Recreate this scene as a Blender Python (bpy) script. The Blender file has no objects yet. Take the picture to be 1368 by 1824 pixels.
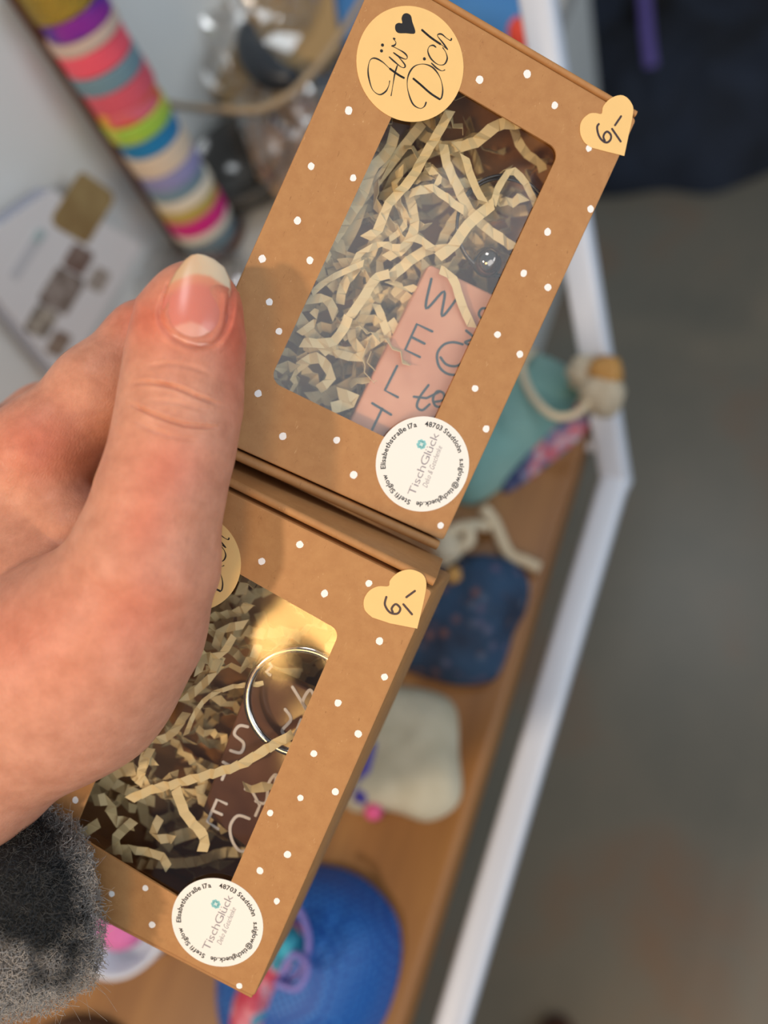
import bpy, bmesh, math, random
import numpy as np
from mathutils import Vector, Matrix

# ------------------------------------------------------------------ camera frame
F = 1500.0; CX = 684.0; CY = 912.0                     # focal length and centre for 1368 x 1824
CAM = np.array([0.0, 0.0, 1.45])
down_c = np.array([506.0, -538.0, -F]); down_c /= np.linalg.norm(down_c)
up_c = -down_c
def ray_c(px, py): return np.array([(px - CX) / F, (CY - py) / F, -1.0])
_a = ray_c(810, 1824); _b = ray_c(1100, 850)
_a = _a / (_a @ down_c); _b = _b / (_b @ down_c)
yc = _b - _a; yc -= (yc @ up_c) * up_c; yc /= np.linalg.norm(yc)
xc = np.cross(yc, up_c)
M = np.stack([xc, yc, up_c], 0)                        # world = M @ cam
def c2w(v): return M @ np.asarray(v, float)
def W(px, py, d): return CAM + c2w(ray_c(px, py) * d)  # point seen at a pixel at a given depth
def H(px, py, z):                                      # point seen at a pixel on the level z
    r = c2w(ray_c(px, py)); return CAM + r * ((z - CAM[2]) / r[2])
def V(px, py, x):                                      # point seen at a pixel on an upright plane x
    r = c2w(ray_c(px, py)); return CAM + r * ((x - CAM[0]) / r[0])
SHELF = 1.0; FLOOR = 0.0

scene = bpy.context.scene
col = scene.collection
cam_d = bpy.data.cameras.new('camera'); cam = bpy.data.objects.new('camera', cam_d); col.objects.link(cam)
cam.matrix_world = Matrix([[*M[0], CAM[0]], [*M[1], CAM[1]], [*M[2], CAM[2]], [0, 0, 0, 1]])
cam_d.sensor_fit = 'HORIZONTAL'; cam_d.sensor_width = 24.0; cam_d.lens = 24.0 * F / 1368.0
cam_d.clip_start = 0.01; cam_d.clip_end = 50
cam_d.dof.use_dof = True; cam_d.dof.focus_distance = 0.206; cam_d.dof.aperture_fstop = 26.3 / 5.2
scene.camera = cam
scene.view_settings.view_transform = 'Standard'; scene.view_settings.look = 'None'
scene.view_settings.gamma = 1; scene.view_settings.use_curve_mapping = False
scene.view_settings.exposure = 0.32

world = bpy.data.worlds.new('world'); scene.world = world; world.use_nodes = True
world.node_tree.nodes['Background'].inputs[0].default_value = (0.80, 0.88, 1.0, 1)
world.node_tree.nodes['Background'].inputs[1].default_value = 0.15

def lamp(name, kind, dirc, dist, energy, color, size, target=(0, 0, -0.21), size_y=None):
    d = bpy.data.lights.new(name, kind); o = bpy.data.objects.new(name, d); col.objects.link(o)
    t = np.array(target, float); dirc = np.array(dirc, float); dirc /= np.linalg.norm(dirc)
    p = CAM + c2w(t + dirc * dist); o.location = p
    o.rotation_euler = Vector(c2w(dirc)).to_track_quat('Z', 'Y').to_euler()
    d.energy = energy; d.color = color
    if kind == 'AREA':
        d.size = size
        if size_y: d.shape = 'RECTANGLE'; d.size_y = size_y
        else: d.shape = 'DISK'
    else: d.shadow_soft_size = size
    return o
lamp('warm_ceiling_lamp', 'AREA', (-0.60, -0.12, 0.78), 1.6, 10, (1.0, 0.79, 0.58), 0.10)
lamp('warm_counter_lamp', 'AREA', (-0.272, -0.386, 0.875), 1.5, 4.2, (1.0, 0.56, 0.17), 0.32)
lamp('shop_window_light', 'AREA', (0.28, -0.30, 0.91), 1.7, 8.0, (0.90, 0.96, 1.0), 1.5, size_y=1.1)
lamp('ceiling_panel_light', 'AREA', (-0.1, 0.75, 0.65), 2.0, 6, (0.92, 0.97, 1.0), 0.5, size_y=0.5)
lamp('added_side_fill', 'AREA', (0.84, 0.12, 0.52), 1.9, 7.5, (0.86, 0.94, 1.0), 0.9, size_y=0.9)  # unseen cool fill added on the right to brighten the left wall

# ------------------------------------------------------------------ materials
def lin(c):
    if isinstance(c, str): c = [int(c[i:i + 2], 16) / 255 for i in (0, 2, 4)]
    return tuple(((x / 12.92) if x <= 0.04045 else ((x + 0.055) / 1.055) ** 2.4) for x in c) + (1,)
class Mat:
    def __init__(s, name):
        s.m = bpy.data.materials.new(name); s.m.use_nodes = True; s.nt = s.m.node_tree
        s.b = s.nt.nodes['Principled BSDF']; s.out = s.nt.nodes['Material Output']
    def n(s, t, **kw):
        nd = s.nt.nodes.new(t)
        for k, v in kw.items():
            if k.startswith('i_'): nd.inputs[k[2:].replace('_', ' ')].default_value = v
            else: setattr(nd, k, v)
        return nd
    def l(s, a, b): s.nt.links.new(a, b)
    def set(s, **kw):
        for k, v in kw.items(): s.b.inputs[k.replace('_', ' ')].default_value = v
        return s
    def coord(s): return s.n('ShaderNodeTexCoord').outputs['Object']
    def ramp(s, fac, stops):
        r = s.n('ShaderNodeValToRGB'); e = r.color_ramp.elements
        while len(e) < len(stops): e.new(0.5)
        for i, (p, c) in enumerate(stops): e[i].position = p; e[i].color = lin(c)
        s.l(fac, r.inputs[0]); return r.outputs[0]
    def noise(s, scale, detail=3, rough=0.5, co=None, dist=0):
        n = s.n('ShaderNodeTexNoise'); n.inputs['Scale'].default_value = scale
        n.inputs['Detail'].default_value = detail; n.inputs['Roughness'].default_value = rough
        n.inputs['Distortion'].default_value = dist
        s.l(co or s.coord(), n.inputs['Vector']); return n.outputs[0]
    def bump(s, h, strength, dist):
        b = s.n('ShaderNodeBump'); b.inputs['Strength'].default_value = strength; b.inputs['Distance'].default_value = dist
        s.l(h, b.inputs['Height']); s.l(b.outputs[0], s.b.inputs['Normal']); return s
def plain(name, c, rough=0.6, metal=0.0, bump=None, var=0.0, **kw):
    m = Mat(name); m.set(Roughness=rough, Metallic=metal); m.b.inputs['Base Color'].default_value = lin(c)
    if var:
        L = lin(c)
        s = m.noise(kw.get('scale', 60), 4)
        mx = m.n('ShaderNodeMix', data_type='RGBA'); mx.inputs[6].default_value = tuple(x * (1 - var) for x in L[:3]) + (1,)
        mx.inputs[7].default_value = tuple(min(1, x * (1 + var)) for x in L[:3]) + (1,)
        m.l(s, mx.inputs[0]); m.l(mx.outputs[2], m.b.inputs['Base Color'])
    if bump: m.bump(m.noise(bump[0], 4), bump[1], bump[2])
    return m.m
def glossy_film(name, rough, tint=(1, 1, 1), ior=1.5, wav=None, boost=1.0):
    m = Mat(name); m.nt.nodes.remove(m.b)
    tr = m.n('ShaderNodeBsdfTransparent'); tr.inputs[0].default_value = (*tint, 1)
    g = m.n('ShaderNodeBsdfGlossy'); g.inputs['Roughness'].default_value = rough
    lw = m.n('ShaderNodeLayerWeight'); lw.inputs[0].default_value = 0.5
    pw = m.n('ShaderNodeMath', operation='POWER'); pw.inputs[1].default_value = 5.0; m.l(lw.outputs['Facing'], pw.inputs[0])
    fr = m.n('ShaderNodeMath', operation='MULTIPLY_ADD'); fr.inputs[1].default_value = 0.96; fr.inputs[2].default_value = 0.04; m.l(pw.outputs[0], fr.inputs[0])
    mu = m.n('ShaderNodeMath', operation='MULTIPLY', use_clamp=True); mu.inputs[1].default_value = 1.9 * boost
    mx = m.n('ShaderNodeMixShader'); m.l(fr.outputs[0], mu.inputs[0]); m.l(mu.outputs[0], mx.inputs[0])
    m.l(tr.outputs[0], mx.inputs[1]); m.l(g.outputs[0], mx.inputs[2]); m.l(mx.outputs[0], m.out.inputs[0])
    if wav:
        b = m.n('ShaderNodeBump'); b.inputs['Strength'].default_value = wav[1]; b.inputs['Distance'].default_value = wav[2]
        m.l(m.noise(wav[0], 1), b.inputs['Height']); m.l(b.outputs[0], g.inputs['Normal']); m.l(b.outputs[0], lw.inputs['Normal'])
    return m.m

def kraft_mat(name, a, b):
    m = Mat(name); m.set(Roughness=0.62)
    co = m.coord()
    n1 = m.noise(260, 5, 0.65, co); c = m.ramp(n1, [(0.2, a), (0.8, b)])
    mp = m.n('ShaderNodeMapping'); mp.inputs['Scale'].default_value = (1, 0.35, 1); mp.inputs['Rotation'].default_value = (0, 0, 0.6); m.l(co, mp.inputs[0])
    n2 = m.noise(1500, 2, 0.5, mp.outputs[0], 1.5)
    f1 = m.ramp(n2, [(0.70, '000000'), (0.80, 'bbbbbb')])
    mx = m.n('ShaderNodeMix', data_type='RGBA'); m.l(f1, mx.inputs[0]); m.l(c, mx.inputs[6]); mx.inputs[7].default_value = lin('e2bb88')
    f2 = m.ramp(n2, [(0.24, 'ffffff'), (0.32, '000000')])
    mx2 = m.n('ShaderNodeMix', data_type='RGBA'); m.l(f2, mx2.inputs[0]); m.l(mx.outputs[2], mx2.inputs[6]); mx2.inputs[7].default_value = lin('9c6c3e')
    m.l(mx2.outputs[2], m.b.inputs['Base Color'])
    return m.bump(m.noise(900, 4, 0.6, co), 0.25, 0.0002).m
KRAFT = kraft_mat('kraft_card', 'aa7746', 'ba8955')
DOT = plain('white_print', 'f6f4f2', 0.6)
STICK_Y = plain('yellow_kraft_paper', 'f0c882', 0.55, var=0.04, scale=200)
STICK_W = plain('white_paper', 'f2efe8', 0.5)
INK = plain('black_ink', '1c1a1c', 0.5)
INK2 = plain('pen_ink', '3a2a30', 0.5)
INKG = plain('grey_ink', '9a949a', 0.5)
INKT = plain('teal_ink', '8ccdd0', 0.5)
SHRED = plain('cream_paper', 'dcc592', 0.6, var=0.12, scale=120)
FILM = glossy_film('clear_window_film', 0.075, (0.95, 0.95, 0.95), 1.5, (30, 0.35, 0.002))
STEEL = plain('polished_steel', 'c8c4c0', 0.12, 1.0)

# ------------------------------------------------------------------ mesh helpers
class MB:
    def __init__(s): s.v = []; s.f = []; s.mi = []
    def add(s, vs, fs, mi=0):
        o = len(s.v); s.v += [tuple(map(float, p)) for p in vs]
        for f in fs: s.f.append(tuple(o + i for i in f)); s.mi.append(mi)
        return o
    def loops(s, loops, close=True, cap0=False, cap1=False, mi=0):
        n = len(loops[0]); vs = [p for L in loops for p in L]; fs = []
        m = n if close else n - 1
        for k in range(len(loops) - 1):
            for i in range(m):
                j = (i + 1) % n; fs.append((k * n + i, k * n + j, (k + 1) * n + j, (k + 1) * n + i))
        if cap0: fs.append(tuple(range(n - 1, -1, -1)))
        if cap1: fs.append(tuple((len(loops) - 1) * n + i for i in range(n)))
        s.add(vs, fs, mi)
    def tube(s, pts, r, n=8, mi=0, closed=False, flat=1.0):
        P = [np.array(p, float) for p in pts]; L = []; ref = None
        for i, p in enumerate(P):
            if closed: t = P[(i + 1) % len(P)] - P[i - 1]
            else: t = P[min(i + 1, len(P) - 1)] - P[max(i - 1, 0)]
            t = t / (np.linalg.norm(t) + 1e-12)
            if ref is None:
                ref = np.cross(t, [0, 0, 1.0])
                if np.linalg.norm(ref) < 0.1: ref = np.cross(t, [1.0, 0, 0])
            ref = ref - (ref @ t) * t; ref /= np.linalg.norm(ref); b = np.cross(t, ref)
            rr = r[i] if hasattr(r, '__len__') else r
            L.append([p + rr * (math.cos(a) * ref + flat * math.sin(a) * b) for a in [2 * math.pi * k / n for k in range(n)]])
        if closed: L.append(L[0])
        s.loops(L, True, not closed, not closed, mi)
    def lathe(s, prof, n=32, centre=(0, 0, 0), axes=None, mi=0):
        c = np.array(centre, float); A = np.eye(3) if axes is None else np.array(axes, float)
        L = [[c + r * math.cos(a) * A[0] + r * math.sin(a) * A[1] + z * A[2] for a in [2 * math.pi * k / n for k in range(n)]] for r, z in prof]
        s.loops(L, True, prof[0][0] > 1e-6, prof[-1][0] > 1e-6, mi)
    def box(s, c, ax, mi=0, bev=0.0):
        c = np.array(c, float); ax = np.array(ax, float)   # rows are half extents
        ln = np.linalg.norm(ax, axis=1); b = min(bev, ln.min() * 0.9)
        if b <= 0:
            vs = [c + x * ax[0] + y * ax[1] + z * ax[2] for z in (-1, 1) for x, y in ((-1, -1), (1, -1), (1, 1), (-1, 1))]
            s.add(vs, [(3, 2, 1, 0), (4, 5, 6, 7), (0, 1, 5, 4), (1, 2, 6, 5), (2, 3, 7, 6), (3, 0, 4, 7)], mi); return
        u = ax / ln[:, None]; L = []
        def ring(ins, z):
            hx, hy = ln[0] - ins, ln[1] - ins; r = max(b - ins, b * 0.3); out = []
            for sx, sy, a0 in ((1, 1, 0), (-1, 1, 90), (-1, -1, 180), (1, -1, 270)):
                for k in range(4):
                    a = math.radians(a0 + 30 * k); out.append(c + (sx * (hx - r) + r * math.cos(a)) * u[0] + (sy * (hy - r) + r * math.sin(a)) * u[1] + z * u[2])
            return out
        for ins, z in ((b, -ln[2]), (0.3 * b, -ln[2] + 0.3 * b), (0, -ln[2] + b), (0, ln[2] - b), (0.3 * b, ln[2] - 0.3 * b), (b, ln[2])): L.append(ring(ins, z))
        s.loops(L, True, True, True, mi)
    def build(s, name, mats, parent=None, smooth=False, origin=None):
        me = bpy.data.meshes.new(name); vs = np.array(s.v)
        if origin is not None: vs = vs - np.array(origin)
        me.from_pydata([tuple(p) for p in vs], [], s.f)
        if not isinstance(mats, (list, tuple)): mats = [mats]
        for m in mats: me.materials.append(m)
        me.polygons.foreach_set('material_index', s.mi)
        if smooth: me.polygons.foreach_set('use_smooth', [True] * len(s.f))
        me.update(); o = bpy.data.objects.new(name, me); col.objects.link(o)
        if parent is not None: o.parent = parent
        if origin is not None: o.location = tuple(origin)
        return o
def unit(v): v = np.array(v, float); return v / np.linalg.norm(v)
def smooth_angle(o, deg=40):
    bm = bmesh.new(); bm.from_mesh(o.data); bmesh.ops.recalc_face_normals(bm, faces=bm.faces)
    for f in bm.faces: f.smooth = True
    for e in bm.edges:
        if len(e.link_faces) == 2 and e.calc_face_angle(0) > math.radians(deg): e.smooth = False
    bm.to_mesh(o.data); bm.free(); return o
def tag(o, label=None, cat=None, group=None, kind=None):
    if label: o['label'] = label
    if cat: o['category'] = cat
    if group: o['group'] = group
    if kind: o['kind'] = kind
    return o
def empty(name, mat4=None, loc=None):
    o = bpy.data.objects.new(name, None); o.empty_display_size = 0.01; col.objects.link(o)
    if mat4 is not None: o.matrix_world = mat4
    if loc is not None: o.location = tuple(loc)
    return o
def catmull(pts, n=6, closed=False):
    P = [np.array(p, float) for p in pts]; out = []; N = len(P)
    rng = range(N) if closed else range(N - 1)
    for i in rng:
        if closed: a, b, c, d = P[i - 1], P[i], P[(i + 1) % N], P[(i + 2) % N]
        else: a, b, c, d = P[max(i - 1, 0)], P[i], P[i + 1], P[min(i + 2, N - 1)]
        for k in range(n):
            t = k / n; out.append(0.5 * ((2 * b) + (c - a) * t + (2 * a - 5 * b + 4 * c - d) * t * t + (3 * b - a - 3 * c + d) * t ** 3))
    if not closed: out.append(P[-1])
    return out
def stroke(mb, pts, w, z, smooth=True, mi=0, taper=False, h=0.00006):
    # a pen stroke lying on the local plane z
    P = catmull(pts, 6) if smooth and len(pts) > 2 else [np.array(p, float) for p in pts]
    P = [np.array([p[0], p[1]]) for p in P]; L = []
    n = len(P)
    ext = []
    for i, p in enumerate(P):
        t = P[min(i + 1, n - 1)] - P[max(i - 1, 0)]; t = t / (np.linalg.norm(t) + 1e-12); nn = np.array([-t[1], t[0]])
        ww = w / 2 * (0.75 + 0.35 * math.sin(i * 0.35) if taper else 1)
        if i == 0: a = p - t * w * 0.35; L.append((a - nn * ww * 0.5, a + nn * ww * 0.5))
        L.append((p - nn * ww, p + nn * ww))
        if i == n - 1: a = p + t * w * 0.35; L.append((a - nn * ww * 0.5, a + nn * ww * 0.5))
    loops = [[(a[0], a[1], z), (b[0], b[1], z), (b[0], b[1], z + h), (a[0], a[1], z + h)] for a, b in L]
    mb.loops(loops, True, True, True, mi)
def slab(mb, pts, z0, z1, mi=0):
    n = len(pts); vs = [(p[0], p[1], z0) for p in pts] + [(p[0], p[1], z1) for p in pts]
    fs = [tuple(range(n - 1, -1, -1)), tuple(range(n, 2 * n))] + [(i, (i + 1) % n, n + (i + 1) % n, n + i) for i in range(n)]
    mb.add(vs, fs, mi)
_tc = {}
def glyph(ch, off=0.0, shear=0.0):
    k = (ch, off, shear)
    if k in _tc: return _tc[k]
    cu = bpy.data.curves.new('glyph', 'FONT'); cu.body = ch; cu.size = 1.0; cu.resolution_u = 3; cu.offset = off; cu.shear = shear
    o = bpy.data.objects.new('glyph', cu); col.objects.link(o)
    bpy.context.view_layer.update()
    dg = bpy.context.evaluated_depsgraph_get(); me = o.evaluated_get(dg).to_mesh()
    vs = [tuple(v.co[:2]) for v in me.vertices]; fs = [tuple(p.vertices) for p in me.polygons]
    o.evaluated_get(dg).to_mesh_clear()
    bpy.data.objects.remove(o); bpy.data.curves.remove(cu)
    if vs: x0 = min(v[0] for v in vs); x1 = max(v[0] for v in vs)
    else: x0, x1 = 0, 0.28
    _tc[k] = (vs, fs, x0, x1); return _tc[k]
def layout(text, off=0.0, gap=0.09, shear=0.0):
    x = 0; out = []
    for ch in text:
        if ch == ' ': x += 0.30; continue
        vs, fs, a, b = glyph(ch, off, shear); out.append((vs, fs, x - a, x, x + b - a)); x += (b - a) + gap
    return out, x - gap

# ------------------------------------------------------------------ structure
WALLX = H(300, 440, SHELF)[0]
floor_m = Mat('floor_vinyl'); floor_m.set(Roughness=0.35)
co = floor_m.coord()
n1 = floor_m.noise(2.6, 5, 0.6, co)
fc = floor_m.ramp(n1, [(0.36, '68665c'), (0.52, '726d61'), (0.66, '7c6552')])
fl = floor_m.noise(9, 5, 0.7, co); sc = floor_m.ramp(fl, [(0.66, '000000'), (0.78, '555555')])
mx = floor_m.n('ShaderNodeMix', data_type='RGBA'); floor_m.l(sc, mx.inputs[0]); floor_m.l(fc, mx.inputs[6]); mx.inputs[7].default_value = lin('a0907f')
floor_m.l(mx.outputs[2], floor_m.b.inputs['Base Color'])
b = MB(); b.box((1.0, 0.5, FLOOR - 0.05), [[3.0, 0, 0], [0, 3.0, 0], [0, 0, 0.05]])
tag(b.build('floor', floor_m.m), kind='structure')
b = MB(); b.box((WALLX - 0.05, 0.1, 0.69), [[0.05, 0, 0], [0, 1.1, 0], [0, 0, 0.69]])
tag(b.build('wall_left', plain('wall_paint', 'dfe3e2', 0.7, var=0.03, scale=6)), kind='structure')

# ------------------------------------------------------------------ boxes
def rod(r):
    r = np.array(r, float); t = np.linalg.norm(r); k = r / t; K = np.array([[0, -k[2], k[1]], [k[2], 0, -k[0]], [-k[1], k[0], 0]])
    return np.eye(3) + math.sin(t) * K + (1 - math.cos(t)) * K @ K
class Frame:
    def __init__(s, r, t):
        s.R = rod(r); s.t = np.array(t, float)
        Rw = M @ s.R; tw = CAM + c2w(s.t)
        s.mat = Matrix([[*Rw[0], tw[0]], [*Rw[1], tw[1]], [*Rw[2], tw[2]], [0, 0, 0, 1]])
        s.Rw = Rw; s.tw = tw
    def xy(s, px, py, z=0.0):                           # local x, y on the plane z seen at a pixel
        d = ray_c(px, py); n = s.R[:, 2]; o = s.t + n * z
        k = (o @ n) / (d @ n); p = s.R.T @ (d * k - s.t); return np.array([p[0], p[1]])
    def cam(s, p): return s.R @ np.array(p, float) + s.t
FU = Frame([0.097, 0.1851, -0.424], [0.007, 0.0613, -0.2113])
FL = Frame([0.1463, -0.0987, -0.4358], [-0.0465, -0.0551, -0.2111])
DEPTH = 0.029

def inset_round(quad, ins, r, n=5):
    # quad counter-clockwise; lines offset inwards by ins; corners rounded with radius r
    q = [np.array(p, float) for p in quad]; N = len(q); out = []
    L = []
    for i in range(N):
        a, b_ = q[i], q[(i + 1) % N]; t = (b_ - a) / np.linalg.norm(b_ - a); nn = np.array([-t[1], t[0]]); L.append((a + nn * ins, t))
    def isec(l1, l2):
        A = np.array([l1[1], -l2[1]]).T; s = np.linalg.solve(A, l2[0] - l1[0]); return l1[0] + l1[1] * s[0]
    for i in range(N):
        c = isec(L[i - 1], L[i]); t0 = L[i - 1][1]; t1 = L[i][1]
        ang = math.acos(max(-1, min(1, t0 @ t1))); d = r * math.tan(ang / 2)
        cen = c - t0 * d + np.array([-t0[1], t0[0]]) * r
        a0 = math.atan2(*(c - t0 * d - cen)[::-1])
        for k in range(n + 1):
            a = a0 + ang * k / n; out.append(cen + r * np.array([math.cos(a), math.sin(a)]))
    return out
def fill_ring(outer, inner, z):
    bm = bmesh.new(); vo = [bm.verts.new((p[0], p[1], z)) for p in outer]; vi = [bm.verts.new((p[0], p[1], z)) for p in inner]
    es = [bm.edges.new((vo[i], vo[(i + 1) % len(vo)])) for i in range(len(vo))] + [bm.edges.new((vi[i], vi[(i + 1) % len(vi)])) for i in range(len(vi))]
    bmesh.ops.triangle_fill(bm, edges=es, use_beauty=True); bm.verts.index_update()
    vs = [tuple(v.co) for v in bm.verts]; fs = []
    for f in bm.faces:
        idx = [v.index for v in f.verts]
        if f.normal.z < 0: idx.reverse()
        fs.append(tuple(idx))
    bm.free(); return vs, fs
rnd = random.Random(5)
def make_carton(root, fr, corners, win, wr, dots, flare=(0, 0)):
    q = [fr.xy(*p) for p in corners]                   # order TL, BL, BR, TR = counter-clockwise
    w = [fr.xy(*p) for p in win]
    mb = MB(); R = 0.0004; cr = 0.0009
    prof = [(R, 0), (0.3 * R, -0.25 * R), (0, -R), (0, -DEPTH + R), (0.3 * R, -DEPTH + 0.25 * R), (R, -DEPTH)]
    ux = unit(q[3] - q[0])
    def qz(z): k = -z / DEPTH; return [q[0], q[1], q[2] + ux * flare[1] * k, q[3] + ux * flare[0] * k]
    L = [[(p[0], p[1], z) for p in inset_round(qz(z), ins, cr)] for ins, z in prof]
    mb.loops(L, True, False, True)
    hole = inset_round(w, 0, wr, 6)
    vs, fs = fill_ring(inset_round(q, R, cr), hole, 0.0); mb.add(vs, fs)
    t = 0.0006
    vs, fs = fill_ring(inset_round(q, t, cr), hole, -t); mb.add(vs, [f[::-1] for f in fs])
    mb.loops([[(p[0], p[1], 0) for p in hole], [(p[0], p[1], -t) for p in hole]])
    mb.loops([[(p[0], p[1], z) for p in inset_round(qz(z), t, cr)] for z in (-t, -DEPTH + t)], True, False, True)
    for d in dots:
        c = fr.xy(*d[:2]); n = 10; r0 = 0.00098 * rnd.uniform(0.88, 1.05); ph = rnd.random() * 6; ex = rnd.uniform(0.85, 1.0)
        P = [c + r0 * (1 + 0.09 * rnd.uniform(-1, 1)) * np.array([ex * math.cos(2 * math.pi * k / n + ph), math.sin(2 * math.pi * k / n + ph)]) for k in range(n)]
        slab(mb, P, -0.0001, 0.00004, 1)
    o = mb.build('carton', [KRAFT, DOT], root); smooth_angle(o, 35)
    # window film glued behind the cut-out, slightly wavy
    a, b_, c_, d_ = inset_round(w, -0.0035, 0.0, 1)[::2]
    mb = MB(); N = 26; vs = []
    for j in range(N + 1):
        for i in range(N + 1):
            u, v = i / N, j / N; p = (a * (1 - v) + b_ * v) * (1 - u) + (d_ * (1 - v) + c_ * v) * u
            e = min(u, 1 - u, v, 1 - v); e = min(1, e * 6)
            z = -0.0009 - 0.0005 * e * (0.5 + 0.5 * math.sin(7 * u + 3 * v + 1) * math.cos(4 * v - 2 * u))
            vs.append((p[0], p[1], z))
    mb.add(vs, [(j * (N + 1) + i, (j + 1) * (N + 1) + i, (j + 1) * (N + 1) + i + 1, j * (N + 1) + i + 1) for j in range(N) for i in range(N)])
    o = mb.build('window_film', FILM, root, smooth=True)
    return q, w

def end_flap(root, a, b_, out, drop, thick, depth, name='end_flap', gap=0.0005):
    # folded tuck flap along one end, a rounded lip standing just outside the carton
    a = np.array([*a, 0.0]); b_ = np.array([*b_, 0.0]); o = np.array([*out, 0.0])
    mb = MB(); h_ = thick / 2; prof = [(gap + h_ - h_ * math.cos(math.pi * k / 10), -drop - h_ + h_ * math.sin(math.pi * k / 10)) for k in range(11)] + [(gap + thick, -drop - depth), (gap, -drop - depth)]
    ins = (b_ - a) * 0.004; L = []
    for p, k in ((a + ins, 0.6), (a + ins * 1.6, 1), (b_ - ins * 1.6, 1), (b_ - ins, 0.6)):
        L.append([p + o * (gap + h_ + (u - gap - h_) * k) + np.array([0, 0, v - (1 - k) * h_]) for u, v in prof])
    mb.loops(L, True, True, True)
    ob = mb.build(name, KRAFT, root); smooth_angle(ob, 50); return ob

def make_root(fr, label, cat='gift box'):
    r = empty('gift_box', fr.mat); tag(r, label, cat, 'kraft gift boxes held in the hand'); return r
UP_C = [(674, -57), (314, 749), (790, 963), (1134, 212)]
UP_W = [(706, 97), (479, 677), (769, 824), (1001, 270)]
def line_isec(p, d, q, e):
    A = np.array([[d[0], -e[0]], [d[1], -e[1]]], float); s = np.linalg.solve(A, np.array(q, float) - np.array(p, float)); return (p[0] + d[0] * s[0], p[1] + d[1] * s[0])
tl = ((849, 180), (129, 76)); rl = ((989, 286), (-209, 449)); bl = ((488, 682), (186, 91)); ll = ((697, 210), (-213, 460))
UP_W = [line_isec(*ll, *tl), line_isec(*ll, *bl), line_isec(*rl, *bl), line_isec(*rl, *tl)]
LO_C = [(274, 810), (-26, 1526), (452, 1776), (770, 1053)]
tl2 = ((447, 1034), (148, 84)); rl2 = ((597, 1144), (-94, 216)); bl2 = ((149, 1496), (155, 94)); ll2 = ((179, 1368), (-40, 95))
LO_W = [line_isec(*ll2, *tl2), line_isec(*ll2, *bl2), line_isec(*rl2, *bl2), line_isec(*rl2, *tl2)]
UP_D = [(621,197),(554,296),(629,317),(530,393),(467,461),(552,464),(480,538),(497,590),(460,701),(504,777),(600,784),(630,846),(785,936),(854,142),(939,132),(988,188),(1049,264),(1052,372),(975,413),(933,487),(976,512),(886,596),(926,631),(846,692),(866,764)]
LO_D = [(534,970),(466,1000),(578,1057),(657,1039),(676,1142),(685,1206),(602,1252),(638,1307),(559,1342),(597,1410),(535,1421),(481,1448),(512,1522),(463,1551),(493,1605),(426,1756),(271,1647),(259,1582),(199,1592),(161,1523),(134,1425)]

upper = make_root(FU, 'upper white-dotted kraft gift box, copper tag in its window, gripped under the thumb')
lower = make_root(FL, 'lower white-dotted kraft gift box, dark brown tag in its window, under the palm')
qU, wU = make_carton(upper, FU, UP_C, UP_W, 0.0030, UP_D)
qL, wL = make_carton(lower, FL, LO_C, LO_W, 0.0026, LO_D, (0.0036, 0.0026))
for root, q, cfg in ((upper, qU, ((0.0003, 0.0018), (0.0003, 0.0026))), (lower, qL, ((0.0002, 0.0022), (0.0010, 0.0012)))):
    up = unit(q[0] - q[1]); upn = unit(np.array([-(q[3] - q[0])[1], (q[3] - q[0])[0]])); dn = unit(np.array([(q[2] - q[1])[1], -(q[2] - q[1])[0]]))
    end_flap(root, q[0], q[3], upn, cfg[0][0], cfg[0][1], DEPTH - 0.002, gap=0.0005 if root is upper else 0.0009)
    end_flap(root, q[1], q[2], dn, cfg[1][0], cfg[1][1], DEPTH - 0.003)

# ---- stickers
SC1 = lambda pts: [(600 + x / 4.56, y / 4.56) for x, y in pts]
FUR = [[(545,635),(500,610),(430,560),(370,505),(310,475),(270,490),(253,560),(260,640),(290,730),(345,770),(395,745),(420,700),(428,660)],
       [(490,535),(470,600),(455,690),(440,778)],
       [(425,465),(470,505),(520,545),(548,550),(550,525),(500,465),(460,430)],
       [(460,430),(510,465),(560,482),(570,460),(545,430),(495,400),(445,375)],
       [(445,375),(470,368),(478,345),(458,315),(471,318)]]
DICH = [[(620,640),(680,690),(760,760),(835,808),(858,750),(850,670),(820,600),(770,545),(700,522),(630,540),(585,600),(570,680),(585,770),(620,850),(675,882),(710,865),(724,832)],
        [(768,515),(810,555),(850,577),(875,570)],
        [(803,385),(780,370),(750,380),(738,420),(765,480),(820,525),(870,525),(895,480),(885,430),(860,390)],
        [(690,245),(760,305),(840,360),(898,403)],
        [(898,403),(860,350),(820,300),(820,282),(850,280),(890,312),(922,330),(930,315)]]
DOTS_G = [(370,368),(362,415),(710,480)]
HEART_G = [(635,270),(560,272),(500,270),(475,245),(475,205),(500,188),(530,190),(525,150),(540,118),(570,110),(600,130),(612,180)]
ST = 0.00012
def disc(mb, c, r, z0, z1, n=48, mi=0, sx=1.0):
    slab(mb, [(c[0] + sx * r * math.cos(2 * math.pi * k / n), c[1] + r * math.sin(2 * math.pi * k / n)) for k in range(n)], z0, z1, mi)
cU = FU.xy(731, 115)
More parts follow.
